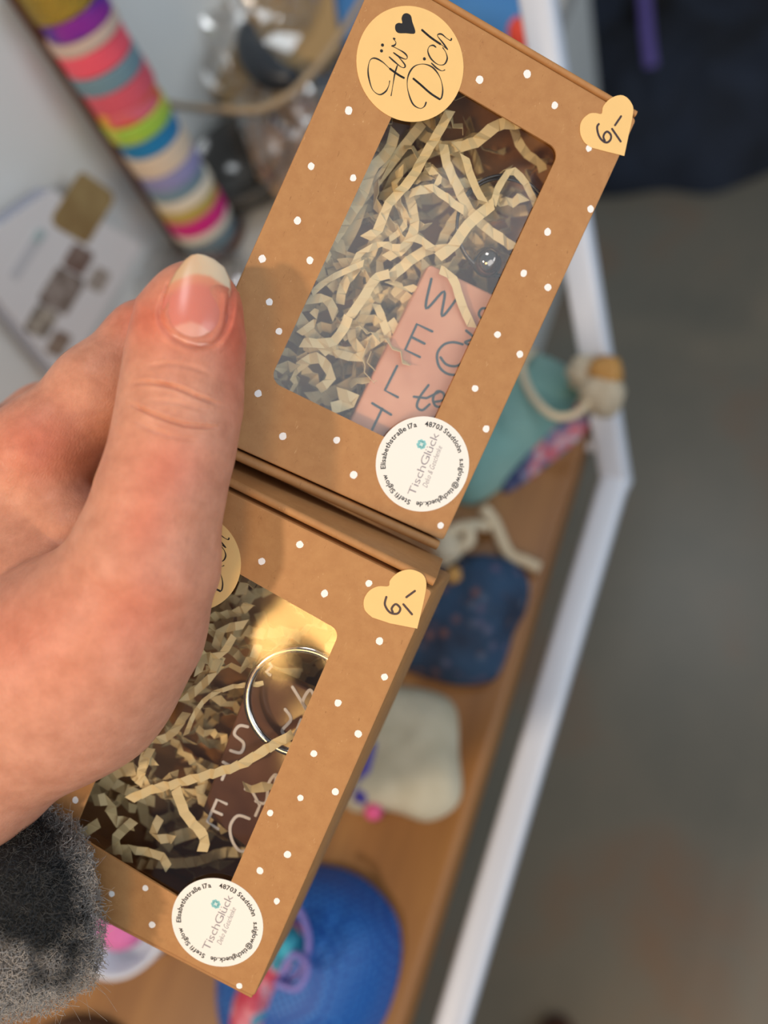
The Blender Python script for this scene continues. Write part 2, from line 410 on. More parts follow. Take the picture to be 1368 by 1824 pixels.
def greeting(root, c, rad, k):
    mb = MB(); disc(mb, c, rad, -0.00002, ST, 72); s = mb.build('greeting_sticker', STICK_Y, root)
    s['label'] = 'round yellow sticker with black script lettering'
    mb = MB(); tr = lambda p: c + (FU.xy(*SC1([p])[0]) - cU) * k
    for st in FUR + DICH: stroke(mb, [tr(p) for p in st], 0.00033, ST, taper=True)
    for st in (FUR[0][:3], DICH[0][:4], DICH[3][:3]): stroke(mb, [tr(p) for p in st], 0.00048, ST)
    for d in DOTS_G: disc(mb, tr(d), 0.00037, ST, ST + 0.00005, 14)
    mb.build('lettering', INK, s)
    mb = MB(); slab(mb, [p[:2] for p in catmull([tr(p) for p in HEART_G], 4, True)], ST, ST + 0.00005); mb.build('printed_heart', INK, s)
greeting(upper, cU, 0.01325, 1.0)
greeting(lower, FL.xy(343, 1001), 0.0122, 0.93)

def address(root, fr, px, py, rad):
    c = fr.xy(px, py); upv = unit(fr.xy(px, py - 20) - c); ri = np.array([upv[1], -upv[0]])
    k = rad / 500.0
    tr = lambda x, y: c + ri * (x - 645) * k - upv * (y - 610) * k
    mb = MB(); disc(mb, c, rad, -0.00002, ST, 80); s = mb.build('address_sticker', STICK_W, root); s['label'] = 'round white sticker with black text around its rim'
    mb = MB(); z = ST + 0.00004
    for text, a0, a1 in (('Elisabethstraße 17a', 264.5, 351), ('48703 Stadtlohn', 3, 73.5), ('s.siglow@tischglueck.de', 83, 190), ('Steffi Siglow', 199, 256)):
        lay, wd = layout(text, 0.022, 0.06)
        rb = 398 * k; size = 66 * k / 0.73 * 0.82
        arc = math.radians(a1 - a0) * (rb + size * 0.3); sx = arc / wd
        for vs, fs, dx, xa, xb in lay:
            a = math.radians(a0) + (xa + xb) / 2 * sx / (rb + size * 0.3); o = ri * math.sin(a) + upv * math.cos(a); tt = ri * math.cos(a) - upv * math.sin(a)
            P = []
            for x, y in vs:
                q = c + o * (rb + y * size) + tt * ((x + dx) - (xa + xb) / 2) * min(sx, size * 1.3); P.append((q[0], q[1], z))
            mb.add(P, fs)
    mb.build('rim_text', INK, s)
    mb = MB()
    def line(text, x0, y0, x1, y1, size, off, shear=0.0, gap=0.07):
        lay, wd = layout(text, off, gap, shear); a = tr(x0, y0); b_ = tr(x1, y1); t = (b_ - a) / wd; L = np.linalg.norm(t); t = unit(t); nn = np.array([-t[1], t[0]])
        for vs, fs, dx, xa, xb in lay:
            mb.add([(*(a + t * (x + dx) * L + nn * y * size), z) for x, y in vs], fs)
    line('TischGlück', 555, 945, 822, 300, 122 * k, -0.006)
    line('Deko & Geschenke', 690, 860, 855, 430, 84 * k, -0.008, 0.35, 0.03)
    mb.build('shop_lettering', INKG, s)
    mb = MB()
    for q in range(4):
        a = math.radians(25 + 90 * q); cc = (630 + 30 * math.cos(a), 400 + 30 * math.sin(a))
        for e in (-0.45, 0.45):
            c2 = (630 + 36 * math.cos(a + e), 400 + 36 * math.sin(a + e)); disc(mb, tr(*c2), 17.5 * k, ST, z, 14)
        slab(mb, [tr(630 + 4 * math.cos(a), 400 + 4 * math.sin(a)), tr(630 + 40 * math.cos(a - .5), 400 + 40 * math.sin(a - .5)), tr(630 + 40 * math.cos(a + .5), 400 + 40 * math.sin(a + .5))][::-1], ST, z)
    mb.build('clover_logo', INKT, s)
address(upper, FU, 753, 827, 0.01235)
address(lower, FL, 387, 1643, 0.01215)

def price(root, fr, outline, marks, z):
    mb = MB(); P = [p[:2] for p in catmull([fr.xy(*p) for p in outline[1:-1]], 4)]
    P = [fr.xy(*outline[0])] + P + [fr.xy(*outline[-1])]
    slab(mb, P[::-1], z, z + ST); s = mb.build('price_sticker', STICK_Y, root); s['label'] = 'yellow heart-shaped price sticker'
    bm = bmesh.new(); bm.from_mesh(s.data); bmesh.ops.recalc_face_normals(bm, faces=bm.faces); bm.to_mesh(s.data); bm.free()
    mb = MB()
    for st in marks: stroke(mb, [fr.xy(*p) for p in st], 0.00052, z + ST)
    mb.build('handwriting', INK2, s)
z3 = lambda pts: [(1000 + x / 7.6, 150 + y / 7.6) for x, y in pts]
price(upper, FU, z3([(848,972),(905,700),(955,470),(970,330),(940,250),(880,180),(800,150),(700,175),(620,230),(560,310),(540,402),(460,393),(380,400),(300,460),(255,540),(250,640),(270,720),(320,800),(420,865),(640,922)]),
      [z3([(503,540),(480,580),(490,660),(520,730),(570,780),(620,790),(662,750),(665,690),(620,645),(580,670),(565,720),(585,770)]), z3([(680,605),(800,780)]), z3([(805,435),(720,560)])], 0.00003)
z5 = lambda pts: [(100 + x / 1.9, 860 + y / 1.9) for x, y in pts]
price(lower, FL, z5([(1222,493),(1240,420),(1253,350),(1245,315),(1220,298),(1190,293),(1155,305),(1130,330),(1125,349),(1090,350),(1060,365),(1042,395),(1045,430),(1070,455),(1130,475)]),
      [z5([(1118,385),(1113,412),(1130,438),(1155,442),(1165,425),(1150,410),(1136,424),(1140,438)]), z5([(1175,410),(1205,445)]), z5([(1215,365),(1185,387)])], 0.00003)

# ---- shredded paper
zw = lambda pts: [(480 + x / 2.63, 180 + y / 2.63) for x, y in pts]
def strip(mb, pts3, w, amp, pitch, roll, rr, curl=0.0):
    # accordion-folded paper ribbon along a 3-D path
    P = catmull(pts3, 8); S = [0]
    for i in range(1, len(P)): S.append(S[-1] + np.linalg.norm(P[i] - P[i - 1]))
    tot = S[-1]; n = max(3, int(tot / (pitch / 2))); rows = []
    for k in range(n + 1):
        s = tot * k / n + (rr.uniform(-0.15, 0.15) * pitch if 0 < k < n else 0); s = min(max(s, 0), tot)
        i = min(max(np.searchsorted(S, s) - 1, 0), len(P) - 2); f = (s - S[i]) / max(S[i + 1] - S[i], 1e-9); p = P[i] * (1 - f) + P[i + 1] * f
        t = unit(P[min(i + 2, len(P) - 1)] - P[max(i - 1, 0)]); sd = np.cross(t, [0, 0, 1.0])
        sd = unit(sd) if np.linalg.norm(sd) > 0.1 else np.array([1.0, 0, 0]); nn = np.cross(sd, t)
        a = roll + curl * k; wd = sd * math.cos(a) + nn * math.sin(a); nv = -sd * math.sin(a) + nn * math.cos(a)
        off = amp * (1 if k % 2 else -1) * rr.uniform(0.5, 1.2); skew = rr.uniform(-0.25, 0.25) * pitch
        rows.append((p + nv * off - wd * w / 2 + t * skew, p + nv * off + wd * w / 2 - t * skew))
    vs = [q for r in rows for q in r]; mb.add(vs, [(2 * i, 2 * i + 1, 2 * i + 3, 2 * i + 2) for i in range(n)])
def make_shred(fr, q, w, heroes, count, seed, label, name='paper_shred', keep=None):
    rr = random.Random(seed); root_m = fr.mat; mb = MB()
    c = sum(q) / 4; hx = q[3] - q[0]; hy = q[0] - q[1]
    for _ in range(count):
        u, v = rr.uniform(0.12, 0.9), rr.uniform(0.08, 0.92)
        zz = rr.uniform(-DEPTH + 0.004, -0.0075); p = np.array([*(q[1] + hx * u + hy * v), zz])
        if keep is not None and rr.random() < keep(u, v, zz): continue
        a = rr.uniform(0, 2 * math.pi); L = rr.uniform(0.012, 0.032); pts = [p]
        for _k in range(4):
            a += rr.uniform(-0.9, 0.9); p = p + np.array([math.cos(a), math.sin(a), rr.uniform(-0.5, 0.5)]) * L / 4
            p[2] = min(max(p[2], -DEPTH + 0.003), -0.0045); pts.append(p)
        ok = True
        for p2 in pts:
            e = np.linalg.solve(np.array([hx, hy]).T, p2[:2] - q[1])
            if not (0.05 < e[0] < 0.96 and 0.04 < e[1] < 0.96): ok = False
        if ok: strip(mb, pts, rr.uniform(0.0022, 0.0036), rr.uniform(0.0004, 0.0009), rr.uniform(0.003, 0.0055), rr.uniform(-1.3, 1.3), rr, rr.uniform(-0.06, 0.06))
    for pts, wpx, zz, amp in heroes:
        z0, z1 = zz if isinstance(zz, tuple) else (zz, zz); P = []
        for i, p in enumerate(pts):
            z = z0 + (z1 - z0) * i / (len(pts) - 1); P.append(np.array([*fr.xy(p[0], p[1], z), z]))
        strip(mb, P, wpx * 0.000137, amp, 0.0042, rr.uniform(-0.2, 0.2), rr)
    o = mb.build(name, SHRED); o.matrix_world = fr.mat
    mod = o.modifiers.new('thickness', 'SOLIDIFY'); mod.thickness = 0.00012
    tag(o, label, 'paper shred', kind='stuff'); return o
HU = [(zw([(850,40),(790,150),(730,250),(660,370),(560,480),(510,600),(450,640)]), 17, (-0.0038, -0.0048), 0.0007),
      (zw([(815,200),(830,290),(880,400),(930,500),(1000,580),(1080,640),(1150,690)]), 18, (-0.0062, -0.0050), 0.0004),
      (zw([(915,255),(950,370),(1000,470)]), 14, (-0.0040, -0.0030), 0.0003),
      (zw([(790,730),(860,680),(930,580),(1050,480)]), 20, -0.0028, 0.0003),
      (zw([(1050,480),(1075,400),(1130,330),(1190,370),(1250,490)]), 13, (-0.0030, -0.006), 0.0002),
      (zw([(660,430),(760,410),(840,460),(930,530)]), 15, -0.0050, 0.0006),
      (zw([(390,780),(430,710),(530,670),(600,690),(690,640),(760,690),(860,680)]), 12, (-0.0055, -0.0045), 0.0005),
      (zw([(200,900),(270,840),(370,790),(440,760)]), 11, -0.0050, 0.0004),
      (zw([(800,790),(860,830),(900,950),(950,1060)]), 16, (-0.0035, -0.0045), 0.0002),
      (zw([(370,1020),(440,920),(500,830),(560,810)]), 17, -0.0040, 0.0004),
      (zw([(150,1130),(290,1130),(350,1060),(370,1010)]), 18, -0.0042, 0.0004),
      (zw([(590,130),(560,230),(480,320),(430,450),(360,560),(300,650)]), 20, (-0.0070, -0.0060), 0.0008),
      (zw([(720,100),(640,200),(500,380),(400,500)]), 18, -0.010, 0.0004),
      (zw([(560,830),(680,730),(760,690)]), 20, -0.0065, 0.0005),
      (zw([(500,950),(540,1050),(560,1130)]), 15, -0.0080, 0.0005),
      (zw([(600,470),(640,560),(600,620),(560,650)]), 11, -0.008, 0.0007),
      (zw([(740,330),(790,330),(785,400)]), 13, -0.006, 0.0003),
      (zw([(330,760),(420,760),(350,860),(330,950)]), 17, -0.0075, 0.0008),
      (zw([(180,930),(270,930),(310,1010)]), 17, -0.0065, 0.0006),
      (zw([(140,1090),(230,1020),(200,980)]), 13, -0.006, 0.0004),
      (zw([(300,1180),(440,1200),(380,1100),(400,1030)]), 16, -0.008, 0.0006),
      (zw([(130,1250),(220,1200),(290,1290),(230,1350)]), 18, -0.007, 0.0006),
      (zw([(320,1370),(400,1400),(290,1440)]), 22, -0.006, 0.0006),
      (zw([(1140,110),(1170,200),(1220,260),(1270,290),(1280,330)]), 17, -0.014, 0.0004),
      (zw([(560,840),(640,880),(690,870)]), 12, -0.0075, 0.0006)]
z6 = lambda pts: [(100 + x / 1.9, 1300 + y / 1.9) for x, y in pts]
HL = [(z6([(800,15),(720,60),(640,110),(560,140),(450,170),(400,185),(330,200),(250,235)]), 18, (-0.0030, -0.0050), 0.0005),
      (z6([(405,200),(440,290),(500,360),(495,410)]), 20, (-0.0042, -0.0065), 0.0003),
      (z6([(85,355),(145,315)]), 19, -0.0032, 0.0001),
      (z6([(250,405),(350,425),(380,470)]), 17, -0.0055, 0.0002),
      (z6([(180,420),(230,390),(240,450)]), 22, -0.006, 0.0003),
      (z6([(300,80),(290,160),(320,210)]), 17, -0.006, 0.0004),
      (z6([(120,240),(180,240),(190,300),(260,320)]), 22, -0.006, 0.0006),
      (z6([(260,310),(200,370),(210,420)]), 18, -0.0045, 0.0005),
      (z6([(350,300),(330,360),(400,370)]), 17, -0.0075, 0.0005),
      (z5([(600,520),(560,580),(500,590),(480,650)]), 13, -0.007, 0.0004),
      (z5([(700,680),(600,690),(520,720),(470,780),(440,850)]), 9, -0.006, 0.0004),
      (z5([(560,590),(520,660),(430,740)]), 15, -0.009, 0.0006),
      (z5([(640,480),(560,500),(540,560)]), 16, -0.010, 0.0005),
      (z5([(440,780),(380,860),(300,880),(330,960)]), 16, -0.008, 0.0006),
      (z5([(320,900),(290,970),(280,1020)]), 16, -0.006, 0.0005)]
make_shred(FU, qU, wU, HU, 250, 11, 'crinkled cream paper shred filling the upper gift box around the copper-coloured tag', keep=lambda u, v, z: 0.8 if (u > 0.5 and z > -0.013) else (0.55 if v > 0.6 and z > -0.016 else 0))
make_shred(FL, qL, wL, HL, 150, 23, 'crinkled cream paper shred filling the lower gift box beside the brown tag', keep=lambda u, v, z: 0.9 if (u > 0.5 and z > -0.016) else (0.4 if z > -0.012 else 0))

# ---- keychains
COPPER = Mat('copper_tag'); COPPER.set(Roughness=0.38, Metallic=0.15)
cc = COPPER.noise(70, 4, 0.6); COPPER.l(COPPER.ramp(cc, [(0.3, 'cf8d6c'), (0.7, 'e0a482')]), COPPER.b.inputs['Base Color']); COPPER = COPPER.m
TAGB = Mat('brown_resin'); TAGB.set(Roughness=0.12); cb = TAGB.noise(50, 3)
TAGB.l(TAGB.ramp(cb, [(0.3, '5a3a28'), (0.7, '7e563c')]), TAGB.b.inputs['Base Color']); TAGB = TAGB.m
LETT = plain('petrol_lettering', '2c4248', 0.35, 0.2); LETW = plain('white_lettering', 'd8cfc6', 0.5)
def torus(mb, c, R, r, z, n=64, m=8, tilt=(0, 0)):
    pts = [(c[0] + R * math.cos(2 * math.pi * k / n), c[1] + R * math.sin(2 * math.pi * k / n), z + tilt[0] * math.cos(2 * math.pi * k / n) + tilt[1] * math.sin(2 * math.pi * k / n)) for k in range(n)]
    mb.tube(pts, r, m, closed=True)
def keychain(fr, label, corners, z, th, tagm, letm, strokes, lw, ring, beadpx, ringm, taglab):
    root = empty('key_ring', fr.mat); tag(root, label, 'key ring')
    mb = MB(); q = [fr.xy(*p, z) for p in corners]
    prof = [(0.0006, z - th), (0, z - th + 0.0005), (0, z - 0.0005), (0.0002, z - 0.0001), (0.0006, z)]
    mb.loops([[(p[0], p[1], zz) for p in inset_round(q, ins, 0.0012)] for ins, zz in prof], True, True, True)
    t = smooth_angle(mb.build('tag', tagm, root), 50); t['label'] = taglab
    mb = MB()
    for st in strokes: stroke(mb, [fr.xy(*p, z) for p in st], lw, z, len(st) > 4, h=0.0002)
    mb.build('lettering', letm, t)
    (rx, ry, rp, rz, rt) = ring; c = fr.xy(rx, ry, rz)
    mb = MB(); R = rp * 0.0001375; torus(mb, c, R, rt, rz)
    if rt < 0.0006: torus(mb, c + np.array([0.0002, -0.0003]), R * 0.985, rt, rz - 0.0011)
    mb.build('split_ring', ringm, root, smooth=True)
    if beadpx:
        bx, by, br, bz = beadpx; bc = fr.xy(bx, by, bz); mb = MB()
        mb.lathe([(br * math.sin(math.pi * k / 16), -br * math.cos(math.pi * k / 16)) for k in range(17)], 28, (*bc, bz))
        mb.build('bead', plain('bead_metal', '9a9088', 0.08, 1.0), root, smooth=True)
    return root
dirT = np.array([622 - 765, 752 - 470.]); dirR = np.array([890 - 765, 530 - 470.])
tc = [(765, 470), (765 + dirT[0] * 1.22, 470 + dirT[1] * 1.22), (765 + dirT[0] * 1.22 + dirR[0] * 1.65, 470 + dirT[1] * 1.22 + dirR[1] * 1.65), (765 + dirR[0] * 1.65, 470 + dirR[1] * 1.65)]
welt = [[(758,832),(733,972),(818,892),(808,1008),(882,918)], [(763,1080),(690,1045),(635,1165),(705,1200)], [(664,1105),(727,1137)], [(598,1240),(540,1355),(602,1388)], [(480,1415),(570,1470)], [(528,1440),(478,1545)],
        [(905,1140),(860,1130),(815,1142),(785,1185),(795,1245),(840,1280),(900,1275),(960,1230)], [(800,1200),(830,1235),(880,1240),(920,1200),(940,1140)],
        [(920,1075),(955,1110),(915,1130),(950,1140),(985,1090)], [(1030,975),(995,972),(980,1000),(1005,1025),(1045,1010)],
        [(745,1330),(705,1385),(690,1430),(715,1448),(750,1420)], [(675,1385),(735,1392),(800,1360)],
        [(770,1410),(812,1400),(815,1370),(785,1360),(765,1395),(780,1430),(820,1425),(860,1380)]]
keychain(FU, 'key ring with copper-coloured dark-lettered tag and round bead, in the upper gift box', tc, -0.0060, 0.0045, COPPER, LETT, [zw(s) for s in welt], 0.00062, (898, 402, 92, -0.0068, 0.00042), (868, 467, 0.0040, -0.0075), plain('dull_steel', '6a6460', 0.25, 1.0), 'copper-coloured rectangular tag')
lt = [(454, 1185), (360, 1445), (500, 1560), (600, 1250)]
lw_ = [[z5([(p)])[0] for p in [(650,825),(620,822),(604,850),(635,880),(625,912),(590,905)]],
       z6([(578,250),(545,235),(512,310),(550,335)]), z6([(530,272),(562,286)]), z6([(565,108),(602,128)]), z6([(583,118),(562,168)]),
       z6([(655,300),(615,290),(590,325),(597,375),(625,410),(665,400)]), z6([(640,200),(655,190),(690,255),(675,290)]), z6([(675,240),(710,245),(720,180),(745,150),(740,190)]),
       z5([(775,765),(795,800),(765,840),(800,860),(830,800)]), z5([(800,690),(850,770),(835,740),(860,700),(880,740)]), z5([(715,600),(730,620),(712,640),(725,650)])]
keychain(FL, 'key ring with dark brown white-lettered tag and silver ring, in the lower gift box', lt, -0.0105, 0.004, TAGB, LETW, lw_, 0.0008, (535, 1250, 100, -0.0055, 0.0011), None, STEEL, 'dark brown rectangular tag')

# ------------------------------------------------------------------ the hand: one continuous surface from a smooth distance field (camera-frame metres)
def P3(px, py, d): return ray_c(px, py) * d
def cone(P, a, b_, ra, rb):
    ab = b_ - a; t = np.clip(((P - a) @ ab) / (ab @ ab), 0, 1); q = P - a - t[:, None] * ab
    return np.sqrt((q * q).sum(1)) - (ra + (rb - ra) * t)
def smin(a, b_, k):
    h = np.clip(0.5 + 0.5 * (b_ - a) / k, 0, 1); return b_ * (1 - h) + a * h - k * h * (1 - h)
def smax(a, b_, k): return -smin(-a, -b_, k)
def px_r(r, d): return r / F * d
THUMB = [(352, 530, 57, .1912), (341, 565, 90, .1925), (330, 640, 98, .1925), (322, 720, 103, .1915), (308, 800, 103, .190), (284, 890, 108, .189), (258, 1000, 128, .191), (212, 1100, 152, .197), (126, 1186, 178, .206)]
ARM = [(126, 1186, 178, .206), (-106, 1351, 178, .212), (-330, 1512, 185, .222)]
CHAINS_B = [ # hand back, index side
    [(68, 808, 86, .226), (10, 980, 130, .234), (-40, 1180, 165, .228), (-106, 1351, 170, .217)],
    [(68, 808, 82, .226), (180, 700, 84, .228), (262, 612, 72, .234), (300, 625, 70, .243), (400, 660, 60, .2490), (490, 700, 54, .2520)],
    [(-28, 828, 78, .240), (90, 760, 76, .262), (190, 760, 70, .270), (330, 800, 62, .2705), (420, 850, 56, .2680)],
    [(-90, 900, 78, .250), (30, 900, 72, .272), (130, 930, 66, .280), (260, 980, 58, .2790), (340, 1020, 52, .2730)],
    [(-130, 1010, 70, .255), (-20, 1060, 64, .272), (80, 1090, 56, .277), (180, 1120, 50, .2700), (240, 1140, 46, .2640)],
    [(-28, 828, 84, .240), (-60, 1000, 120, .245), (-90, 1250, 160, .235)],
    [(-90, 900, 80, .250), (-130, 1010, 76, .255), (-140, 1300, 130, .235)],
    [(130, 960, 88, .222), (60, 1060, 130, .222), (120, 1120, 140, .214)]]
def chain(P, ch, k, zs=1.0):
    d = None
    for i in range(len(ch) - 1):
        a, b_ = ch[i], ch[i + 1]
        e = cone(P, P3(a[0], a[1], a[3]), P3(b_[0], b_[1], b_[3]), px_r(a[2], a[3]), px_r(b_[2], b_[3]))
        d = e if d is None else smin(d, e, k)
    return d
NAIL_L = [(300, 508), (292, 535), (285, 557), (290, 579), (308, 599), (332, 612), (355, 616), (382, 612), (398, 593), (406, 571), (412, 520)]
CREASES = [([(236, 684), (262, 681), (310, 689), (350, 706), (392, 722)], 0.00095, 0.00042), ([(230, 718), (270, 737), (330, 757), (392, 762)], 0.0010, 0.00042),
           ([(262, 715), (310, 716), (350, 727), (372, 730)], 0.0003, 0.0005), ([(255, 655), (300, 648), (345, 655), (378, 668)], 0.00028, 0.0005),
           ([(232, 745), (270, 765), (320, 780), (360, 783)], 0.00028, 0.0006)]
def field(P, fine=False):
    th = chain(P, THUMB, 0.004)
    arm = chain(P, ARM, 0.01)
    B = None
    for i, ch in enumerate(CHAINS_B):
        e = chain(P, ch, 0.004); kk = 0.003 if 2 <= i <= 4 else 0.008
        B = e if B is None else smin(B, e, kk)
    A = smin(th, arm, 0.012)
    d = smin(A, B, 0.0014)
    # web of flesh below the fold between thumb and index
    web = cone(P, P3(112, 1100, .211), P3(50, 1170, .211), px_r(95, .211), px_r(140, .211))
    d = smin(d, web, 0.007)
    # the flesh is pressed flat where it touches either box
    for fr in (FU, FL):
        q = (P - fr.t) @ fr.R; e = np.abs(q + [0, 0, DEPTH / 2]) - [0.0385, 0.0625, DEPTH / 2 + 0.0003]
        bd = np.linalg.norm(np.maximum(e, 0), axis=1) + np.minimum(e.max(1), 0); d = smax(d, -bd, 0.0015)
    if fine:
        def bumpat(px, py, dep, r, h):
            c = P3(px, py, dep); q = ((P - c) ** 2).sum(1); return h * np.exp(-q / (2 * r * r))
        d = d - bumpat(310, 725, .178, .006, .0007) - bumpat(60, 780, .212, .008, .0012) + bumpat(160, 760, .213, .008, .0006)
        d = d - bumpat(285, 560, .185, .004, .0007) - bumpat(420, 560, .187, .004, .0010)
        pr = np.stack([CX + F * P[:, 0] / -P[:, 2], CY - F * P[:, 1] / -P[:, 2]], 1)
        front = (-P[:, 2] < 0.22)
        fade = np.ones(len(P))
        def polyd(pts):
            fade[:] = 1; out = np.full(len(P), 1.0); A_ = np.array(pts, float)
            near = np.where(front & np.all(pr > A_.min(0) - 40, 1) & np.all(pr < A_.max(0) + 40, 1))[0]
            if not len(near): return out
            best = np.full(len(near), 1e9); pts = [p[:2] for p in catmull(pts, 5)]; q_ = pr[near]
            for i in range(len(pts) - 1):
                a = np.array(pts[i]); ab = np.array(pts[i + 1]) - a; t = np.clip(((q_ - a) @ ab) / (ab @ ab), 0, 1)
                best = np.minimum(best, np.sqrt(((q_ - a - t[:, None] * ab) ** 2).sum(1)))
            ends = np.minimum(np.linalg.norm(q_ - np.array(pts[0]), axis=1), np.linalg.norm(q_ - np.array(pts[-1]), axis=1))
            fade[near] = np.clip(ends / 28.0, 0, 1); out[near] = best * 0.19 / F; return out
        for pts, dep, w in CREASES:
            q = polyd(pts); d = d + front * fade * dep * np.exp(-(q / w) ** 2 * 1.2) - front * fade * (dep if dep < 0.0015 else 0) * 0.2 * np.exp(-((q - w * 2) / w) ** 2)
        q = polyd(NAIL_L); d = d + front * 0.0005 * np.exp(-(q / 0.0005) ** 2) - front * 0.00025 * np.exp(-((q - 0.0013) / 0.0008) ** 2) * (pr[:, 1] > 520)
    return d
def surface_nets(vals, org, h):
    nx, ny, nz = vals.shape; ins = vals < 0
    c = [(i, j, k) for i in (0, 1) for j in (0, 1) for k in (0, 1)]
    cnt = sum(ins[i:nx - 1 + i, j:ny - 1 + j, k:nz - 1 + k].astype(np.int8) for i, j, k in c)
    act = (cnt > 0) & (cnt < 8); idx = -np.ones(act.shape, np.int64); ii = np.argwhere(act); idx[act] = np.arange(len(ii))
    acc = np.zeros((len(ii), 3)); num = np.zeros(len(ii))
    for a in c:
        for ax in range(3):
            if a[ax]: continue
            b_ = list(a); b_[ax] = 1
            va = vals[tuple((ii + a).T)]; vb = vals[tuple((ii + b_).T)]; m = (va < 0) != (vb < 0)
            t = np.where(m, va / np.where(m, va - vb, 1), 0); p = np.array(a, float)[None] + t[:, None] * (np.array(b_) - np.array(a))[None]
            acc += np.where(m[:, None], p, 0); num += m
    V_ = org + h * (ii + acc / num[:, None]); quads = []
    for ax in range(3):
        o1, o2 = [(1, 2), (2, 0), (0, 1)][ax]
        sl0 = [slice(None)] * 3; sl1 = [slice(None)] * 3; sl0[ax] = slice(0, -1); sl1[ax] = slice(1, None)
        s0 = ins[tuple(sl0)]; s1 = ins[tuple(sl1)]; e = np.argwhere(s0 != s1)
        e = e[(e[:, o1] > 0) & (e[:, o2] > 0) & (e[:, o1] < vals.shape[o1] - 1) & (e[:, o2] < vals.shape[o2] - 1)]
        flip = ~s0[tuple(e.T)]
        q = []
        for d1, d2 in ((1, 1), (0, 1), (0, 0), (1, 0)):
            f = e.copy(); f[:, o1] -= d1; f[:, o2] -= d2; q.append(idx[tuple(f.T)])
        q = np.stack(q, 1); q[flip] = q[flip][:, ::-1]; quads.append(q)
    return V_, np.concatenate(quads)
def ev(P, fine=False):
    out = np.empty(len(P))
    for i in range(0, len(P), 400000): out[i:i + 400000] = field(P[i:i + 400000], fine)
    return out
hh = 0.0013
lo = np.array([-0.175, -0.125, -0.305]); hi = np.array([-0.02, 0.075, -0.165])
dims = np.ceil((hi - lo) / hh).astype(int) + 1
g = np.stack(np.meshgrid(*[lo[i] + hh * np.arange(dims[i]) for i in range(3)], indexing='ij'), -1).reshape(-1, 3)
gi = np.stack(np.meshgrid(*[np.arange(0, dims[i] + 4, 4) for i in range(3)], indexing='ij'), -1)
cv = ev((lo + hh * gi.reshape(-1, 3))).reshape(gi.shape[:3])
cup = np.repeat(np.repeat(np.repeat(cv, 4, 0), 4, 1), 4, 2)
cup = np.roll(cup, (-2, -2, -2), (0, 1, 2)) if False else cup
cup = cup[:dims[0], :dims[1], :dims[2]].ravel().copy(); mk = np.abs(cup) < hh * 9; vals = cup; vals[mk] = ev(g[mk]); vals = vals.reshape(dims)
HV, HQ = surface_nets(vals, lo, hh); del g
me = bpy.data.meshes.new('hand'); me.from_pydata(HV.tolist(), [], HQ.tolist()); me.update()
tmp = bpy.data.objects.new('hand', me); col.objects.link(tmp)
sb = tmp.modifiers.new('s', 'SUBSURF'); sb.levels = 2; sb.render_levels = 2
dg = bpy.context.evaluated_depsgraph_get(); me2 = bpy.data.meshes.new_from_object(tmp.evaluated_get(dg)); bpy.data.objects.remove(tmp)
n = len(me2.vertices); co_ = np.empty(n * 3); me2.vertices.foreach_get('co', co_); Pn = co_.reshape(-1, 3)
vn = np.empty(n * 3); me2.vertices.foreach_get('normal', vn); vn = vn.reshape(-1, 3)
smp = slice(0, n, 997)
if (ev(Pn[smp] + vn[smp] * 0.001) - ev(Pn[smp] - vn[smp] * 0.001)).mean() < 0: vn = -vn
for it in range(2): Pn = Pn - vn * np.clip(ev(Pn, True), -0.0015, 0.0015)[:, None]
prh = np.stack([CX + F * Pn[:, 0] / -Pn[:, 2], CY - F * Pn[:, 1] / -Pn[:, 2]], 1)
def blob(x, y, sx, sy=None, rot=0):
    sy = sy or sx; dx = prh[:, 0] - x; dy = prh[:, 1] - y; c_, s_ = math.cos(rot), math.sin(rot); a = dx * c_ + dy * s_; b_ = -dx * s_ + dy * c_
    return np.exp(-(a / sx) ** 2 - (b_ / sy) ** 2)
red = 0.10 + 0.42 * blob(255, 930, 55, 60) + 0.45 * blob(300, 830, 70, 60) + 0.5 * blob(345, 560, 130, 90) + 0.5 * blob(60, 790, 90, 70) + 0.35 * blob(40, 1150, 160, 120) + 0.35 * blob(240, 1080, 90, 80) + 0.5 * blob(420, 610, 30, 150) + 0.3 * blob(250, 570, 60, 40)
red = np.clip(red, 0, 1)
sk0 = np.array(lin('dea58a')[:3]); sk1 = np.array(lin('da7159')[:3])
colr = sk0[None] * (1 - red[:, None]) + sk1[None] * red[:, None]
me2.vertices.foreach_set('co', (CAM + Pn @ M.T).ravel())
at = me2.color_attributes.new('skin_tone', 'FLOAT_COLOR', 'POINT'); at.data.foreach_set('color', np.concatenate([colr, np.ones((n, 1))], 1).ravel())
me2.polygons.foreach_set('use_smooth', [True] * len(me2.polygons))
SK = Mat('skin'); SK.set(Roughness=0.46); SK.b.inputs['Subsurface Weight'].default_value = 0.35; SK.b.inputs['Subsurface Radius'].default_value = (1.0, 0.35, 0.2); SK.b.inputs['Subsurface Scale'].default_value = 0.004
SK.b.inputs['Specular IOR Level'].default_value = 0.35
atn = SK.n('ShaderNodeAttribute', attribute_name='skin_tone'); mott = SK.ramp(SK.noise(220, 4, 0.6), [(0.3, 'e8e0dc'), (0.7, 'ffffff')])
mm = SK.n('ShaderNodeMix', data_type='RGBA', blend_type='MULTIPLY'); mm.inputs[0].default_value = 1; SK.l(atn.outputs[0], mm.inputs[6]); SK.l(mott, mm.inputs[7]); SK.l(mm.outputs[2], SK.b.inputs['Base Color'])
co = SK.coord(); vo = SK.n('ShaderNodeTexVoronoi', feature='DISTANCE_TO_EDGE'); vo.inputs['Scale'].default_value = 1100
